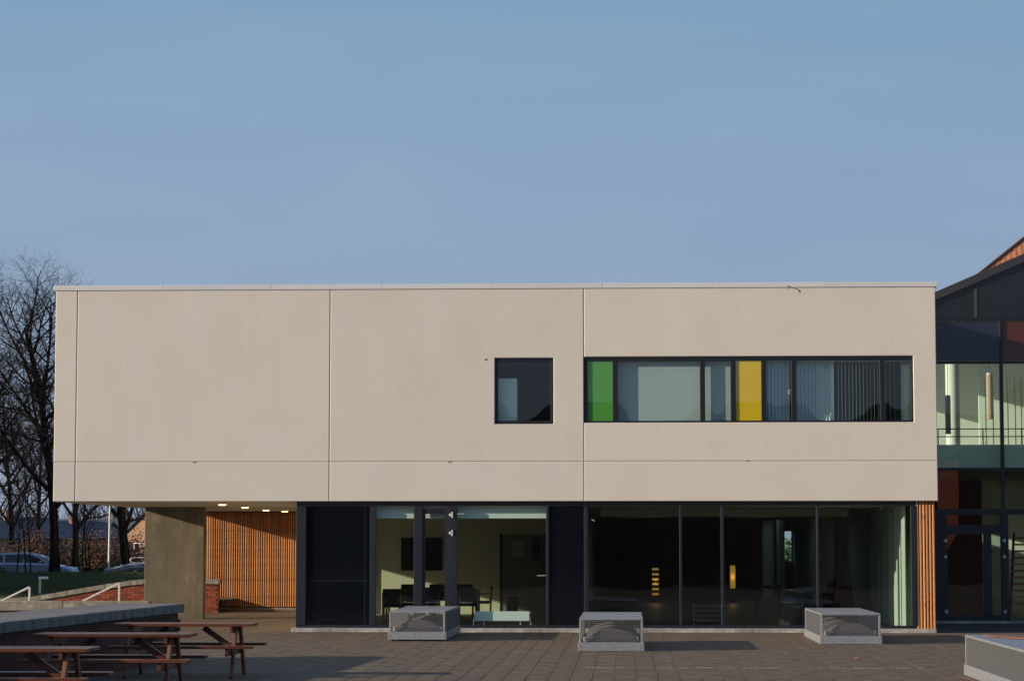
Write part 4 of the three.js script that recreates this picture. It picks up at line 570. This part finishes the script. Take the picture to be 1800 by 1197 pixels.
  { const r = rngOf(93), N = 26000, im = new THREE.InstancedMesh(leaf, S(lin(.035, .05, .02), { side: 2, roughness: 1 }), N), m4 = new THREE.Matrix4(), q = new THREE.Quaternion(), e = new THREE.Euler(); for (let i = 0; i < N; i++) { const t = r(), s = 3 + r() * 3; e.set(r() * 6, r() * 6, r() * 6); m4.compose(new THREE.Vector3(-25.5 - t * 14 + (r() - .5) * 1.4, r() * (3.4 + 1.2 * t + (n32(t, .4) - .5) * 1.2), -70.5 - t * 53), q.setFromEuler(e), new THREE.Vector3(s, s, s)); im.setMatrixAt(i, m4); } im.name = 'added_shade_hedge'; tag(im, 'tall unseen evergreen hedge added to shade the lawn from its sunny side', 'hedge', null, 'stuff'); im.castShadow = true; scene.add(im); }  // hedge added out of view to cast shade on the lawn
  // houses behind the hedge
  const house = (label, px, z, w, d, eave, ridge, turn, wallM, roofM) => { const p = [X(px, z * K), 0, z * K], h = thing('distant_house', label, 'house', p, turn, 'houses beyond the road'); mesh('wall', span(-w / 2, w / 2, -.1, eave, -d / 2, d / 2), wallM, h); const gb = ext(poly([[-w / 2 + .02, eave + .003], [0, ridge - .15], [w / 2 - .02, eave + .003]]), d - .1); gb.translate(0, 0, -d / 2 + .05); mesh('gable', gb, wallM, h); for (const s of [-1, 1]) { const L = Math.hypot(w / 2 + .4, ridge - eave), g = cham(L, .16, d + .6, .02), a = Math.atan2(ridge - eave, w / 2 + .4); g.rotateZ(-s * a); g.translate(s * (w / 4 + .1), (eave + ridge) / 2 - .05, 0); const m = mesh('roof_slope', g, roofM, h); if (s > 0) mesh('chimney', span(.4, .9, ridge - .3, ridge + .7, -.3, .3), wallM, m); } for (const s of [-1, 1]) { const f = mesh('window', cspan(s * w / 4 - .5, s * w / 4 + .5, 1, 2.1, d / 2 - .02, d / 2 + .03, .01), M.steelWhite, h); mesh('glazing', span(s * w / 4 - .4, s * w / 4 + .4, 1.1, 2.0, d / 2 + .032, d / 2 + .04), M.spandrel, f); } };
  const sandy = S(lin(.42, .27, .17), { map: mapBrick }), rosy = S(lin(.36, .25, .21), { map: mapBrick }), slate = S(lin(.045, .05, .07), { roughness: .7 });
  house('sandy gabled house with a dark roof behind the rear of the car', 4, -78, 8, 11, 2.5, 4.6, -.75, sandy, slate); house('long low house with a dark slate roof behind the car', 55, -92, 9, 20, 2.4, 4.6, 1.35, rosy, slate); house('rosy brick house glimpsed between the dark trunks', 118, -84, 8, 10, 2.6, 4.4, -.6, rosy, slate); house('sandy gabled house behind the leaning trunk', 345, -80, 8, 12, 2.9, 5.6, -.7, sandy, slate); house('long dark roofed house behind the lamp post', 190, -95, 9, 18, 2.4, 5, 1.3, rosy, slate);
}
// lamp post, guard rail, bollard light
{
  const z = -35.2 * K, x = X(190, z, 1000), y = lawnH(x, z), l = thing('lamp_post', 'pale slender lamp post standing at the edge of the lawn', 'lamp post', [x, y - .02, z]); mesh('pole', rod([0, 0, 0], [.04, 5.2, 0], .055, .035, 12), M.steelWhite, l); mesh('base', rod([0, 0, 0], [0, .5, 0], .075, .07, 12), M.steelWhite, l); mesh('arm', rod([.04, 5.18, 0], [.5, 5.35, 0], .025, .02), M.steelWhite, l); mesh('head', cham(.5, .09, .2, .03, .7, 5.36, 0), M.galv, l);
  const gz = -34.4 * K, g = thing('guard_rail', 'galvanised guard rail rising from the lawn beside the concrete pier', 'guard rail', [0, 0, gz]); const pr = [[0, .0], [.02, .05], [.05, .1], [.02, .15], [.02, .17], [.05, .22], [.02, .27], [0, .31]]; const pts = [[183, 1006], [200, 1003.5], [228, 997], [262, 996], [330, 996]].map(([a, b]) => at(a, b, gz)); const pos = [], idx = []; pts.forEach(p => pr.forEach(([d, h]) => pos.push(p[0], p[1] - .13 + h * .95, d * 1.6))); for (let i = 0; i < pts.length - 1; i++) for (let k = 0; k < 7; k++) { const a = i * 8 + k; idx.push(a, a + 8, a + 1, a + 1, a + 8, a + 9); } const gg = new THREE.BufferGeometry(); gg.setAttribute('position', new THREE.BufferAttribute(new Float32Array(pos), 3)); gg.setIndex(idx); const gn = metric(gg); gn.computeVertexNormals(); const gm = M.galv.clone(); gm.side = 2; mesh('beam', gn, gm, g); for (const px of [212, 238, 290]) { const q = at(px, 1000, gz); mesh('post', cham(.08, .75, .1, .006, q[0], lawnH(q[0], gz) + .2, -.07), M.galv, g); }
  const hp = (a, b) => at(a, b, gz - .9), c = new THREE.CatmullRomCurve3([[300, 989.5], [240, 989.5], [230, 988.5], [228, 985], [230, 981.5], [240, 980.5], [300, 980.5]].map(([a, b]) => { const p = hp(a, b); return new THREE.Vector3(p[0], p[1], p[2]); }), false, 'catmullrom', .3); const lr = thing('loop_barrier', 'pale looped steel barrier above the guard rail', 'barrier'); mesh('tube', new THREE.TubeGeometry(c, 60, .028, 8).toNonIndexed(), M.steelWhite, lr); for (const px of [236, 270]) { const q = hp(px, 990); mesh('post', rod([q[0], -.05, q[2]], [q[0], q[1], q[2]], .03), M.steelWhite, lr); }
  const bz = -23.6 * K, bx = X(69, bz, 1030), by = lawnH(bx, bz), b = thing('bollard_light', 'short white bollard light with a flat head on the lawn', 'bollard', [bx, by - .02, bz]); const bh = Y(1014, bz) - by; mesh('post', cham(.055, bh, .055, .006, 0, bh / 2, 0), M.steelWhite, b); mesh('head', cham(.26, .075, .16, .012, .10, bh - .02, 0), M.inWhite, b);
}
// ------------------------------------------------------------------ silver estate car on the road
{
  const z = -39.6 * K, xf = X(133, z, 1000), car = thing('estate_car', 'silver estate car parked on the road behind the tall bare tree', 'car', [xf - 2.3, .035, z]);
  const paint = new THREE.MeshPhysicalMaterial({ color: lin(.26, .30, .37), metalness: .55, roughness: .32, clearcoat: .8, clearcoatRoughness: .1 }), gl = new THREE.MeshPhysicalMaterial({ color: lin(.01, .012, .016), roughness: .06 }), rub = S(lin(.015, .015, .015)), alloy = S(lin(.5, .5, .52), { metalness: .7, roughness: .35 });
  // side profile lofted across the width with tumblehome
  const low = [[-2.28, .34], [-2.30, .62], [-2.27, .88], [-2.20, .95], [-1.2, .97], [.0, .95], [.95, .92], [1.45, .86], [1.95, .76], [2.22, .64], [2.30, .50], [2.27, .32]], wheels = [-1.32, 1.40];
  const sh = new THREE.Shape(); sh.moveTo(-2.25, .26); low.forEach(([x, y]) => sh.lineTo(x, y)); sh.lineTo(2.2, .24); sh.lineTo(wheels[1] + .36, .24); sh.absarc(wheels[1], .31, .36, -.2, Math.PI + .2, false); sh.lineTo(wheels[0] + .36, .24); sh.absarc(wheels[0], .31, .36, -.2, Math.PI + .2, false); sh.lineTo(-2.25, .26);
  const body = ext(sh, 1.62, .07); body.translate(0, 0, -.81); mesh('body', body, paint, car);
  const cab = [[-2.16, .95, 0], [-2.0, 1.18, 0], [-1.78, 1.38, 0], [-1.2, 1.46, 0], [-.3, 1.48, 0], [.25, 1.42, 0], [.75, 1.2, 0], [1.18, .93, 0]]; const cpos = [], cidx = [], W = y => .80 - (y - .93) * .36; cab.forEach(([x, y]) => { cpos.push(x, .92, .82, x, y, W(y), x, y, -W(y), x, .92, -.82); }); for (let i = 0; i < cab.length - 1; i++) for (let k = 0; k < 3; k++) { const a = i * 4 + k; cidx.push(a, a + 4, a + 1, a + 1, a + 4, a + 5); } const cg = new THREE.BufferGeometry(); cg.setAttribute('position', new THREE.BufferAttribute(new Float32Array(cpos), 3)); cg.setIndex(cidx); const cgg = metric(cg); cgg.computeVertexNormals(); const pm = paint.clone(); pm.side = 2; mesh('cabin', cgg, pm, car);
  const win = (pts, name) => { for (const s of [1, -1]) { const p = []; const zf = y => s * (.825 + (.80 - (y - .93) * .36 - .80) * ((y - .92) / (y - .92 || 1)) + .0); const V = pts.map(([x, y]) => [x, y, s * (W(y) + .022 + Math.max(0, (1.3 - y)) * .01)]); for (let i = 1; i < V.length - 1; i++) p.push(...V[0], ...V[i], ...V[i + 1]); const g = new THREE.BufferGeometry(); g.setAttribute('position', new THREE.BufferAttribute(new Float32Array(p), 3)); g.computeVertexNormals(); const m = gl.clone(); m.side = 2; mesh(name, g, m, car); } };
  win([[-1.98, .99], [-1.22, .99], [-1.22, 1.37], [-1.72, 1.33]], 'side_window'); win([[-1.14, .99], [-.2, .985], [-.2, 1.395], [-1.14, 1.375]], 'side_window'); win([[-.12, .985], [.92, .965], [.66, 1.16], [.22, 1.35], [-.12, 1.395]], 'side_window');
  { const p = [], A = [[.30, 1.40], [.75, 1.215], [1.16, .955]], q = A.map(([x, y]) => [[x + .03, y + .02, W(y) - .06], [x + .03, y + .02, -W(y) + .06]]); for (let i = 0; i < 2; i++) p.push(...q[i][0], ...q[i + 1][0], ...q[i][1], ...q[i][1], ...q[i + 1][0], ...q[i + 1][1]); const g = new THREE.BufferGeometry(); g.setAttribute('position', new THREE.BufferAttribute(new Float32Array(p), 3)); g.computeVertexNormals(); const m = gl.clone(); m.side = 2; mesh('windscreen', g, m, car); }
  for (const wx of wheels) for (const s of [-1, 1]) { const w = new THREE.Group(); w.name = 'wheel'; w.position.set(wx, .31, s * .76); car.add(w); const ty = new THREE.TorusGeometry(.235, .085, 10, 28); mesh('tyre', ty, rub, w); const rim = [rod([0, 0, s * .02], [0, 0, s * .06], .07, .06, 14)]; for (let k = 0; k < 7; k++) { const a = k / 7 * 6.283; rim.push(bar([Math.cos(a) * .05, Math.sin(a) * .05, s * .045], [Math.cos(a) * .2, Math.sin(a) * .2, s * .05], .045, .03)); } rim.push(rod([0, 0, -.04], [0, 0, .0], .2, .2, 24)); mesh('rim', rim, alloy, w); }
  for (const s of [-1, 1]) { mesh('headlight', cham(.30, .13, .12, .03, 2.08, .68, s * .66), new THREE.MeshPhysicalMaterial({ color: lin(.7, .72, .75), roughness: .1, clearcoat: 1 }), car); mesh('mirror', cham(.14, .12, .18, .04, .72, 1.02, s * .95), paint, car); mesh('roof_rail', bar([-1.7, 1.44, s * .56], [.1, 1.50, s * .56], .03, .03), alloy, car); mesh('door_handle', cham(.16, .025, .02, .006, -.35, .86, s * .887), paint, car); mesh('tail_light', cham(.1, .3, .14, .02, -2.27, .82, s * .7), S(lin(.3, .01, .01), { roughness: .2 }), car); }
}
// ------------------------------------------------------------------ shrubs behind the hall, seen through its rear windows
for (const [px, s] of [[1384, 1], [1418, 2], [1452, 3]]) {
  const r = rngOf(900 + s), z = -103, t = thing('evergreen_shrub', 'green shrub outside the rear windows of the hall', 'shrub', [X(px, z), -.1, z], 0, 'green shrubs behind the hall'), gs = []; for (let k = 0; k < 700; k++) { const g = new THREE.PlaneGeometry(.13, .08); g.rotateX(r() * 6); g.rotateY(r() * 6); const a = r() * 6.28, q = Math.sqrt(r()) * .8, y = r() * 2.1; g.translate(Math.cos(a) * q, .15 + y, Math.sin(a) * q); gs.push(g); } mesh('foliage', gs, S(lin(.09, .16, .03), { side: 2 }), t); mesh('stem', rod([0, 0, 0], [0, 1.6, 0], .05, .02), M.bark, t);
}
renderer.render(scene, camera);
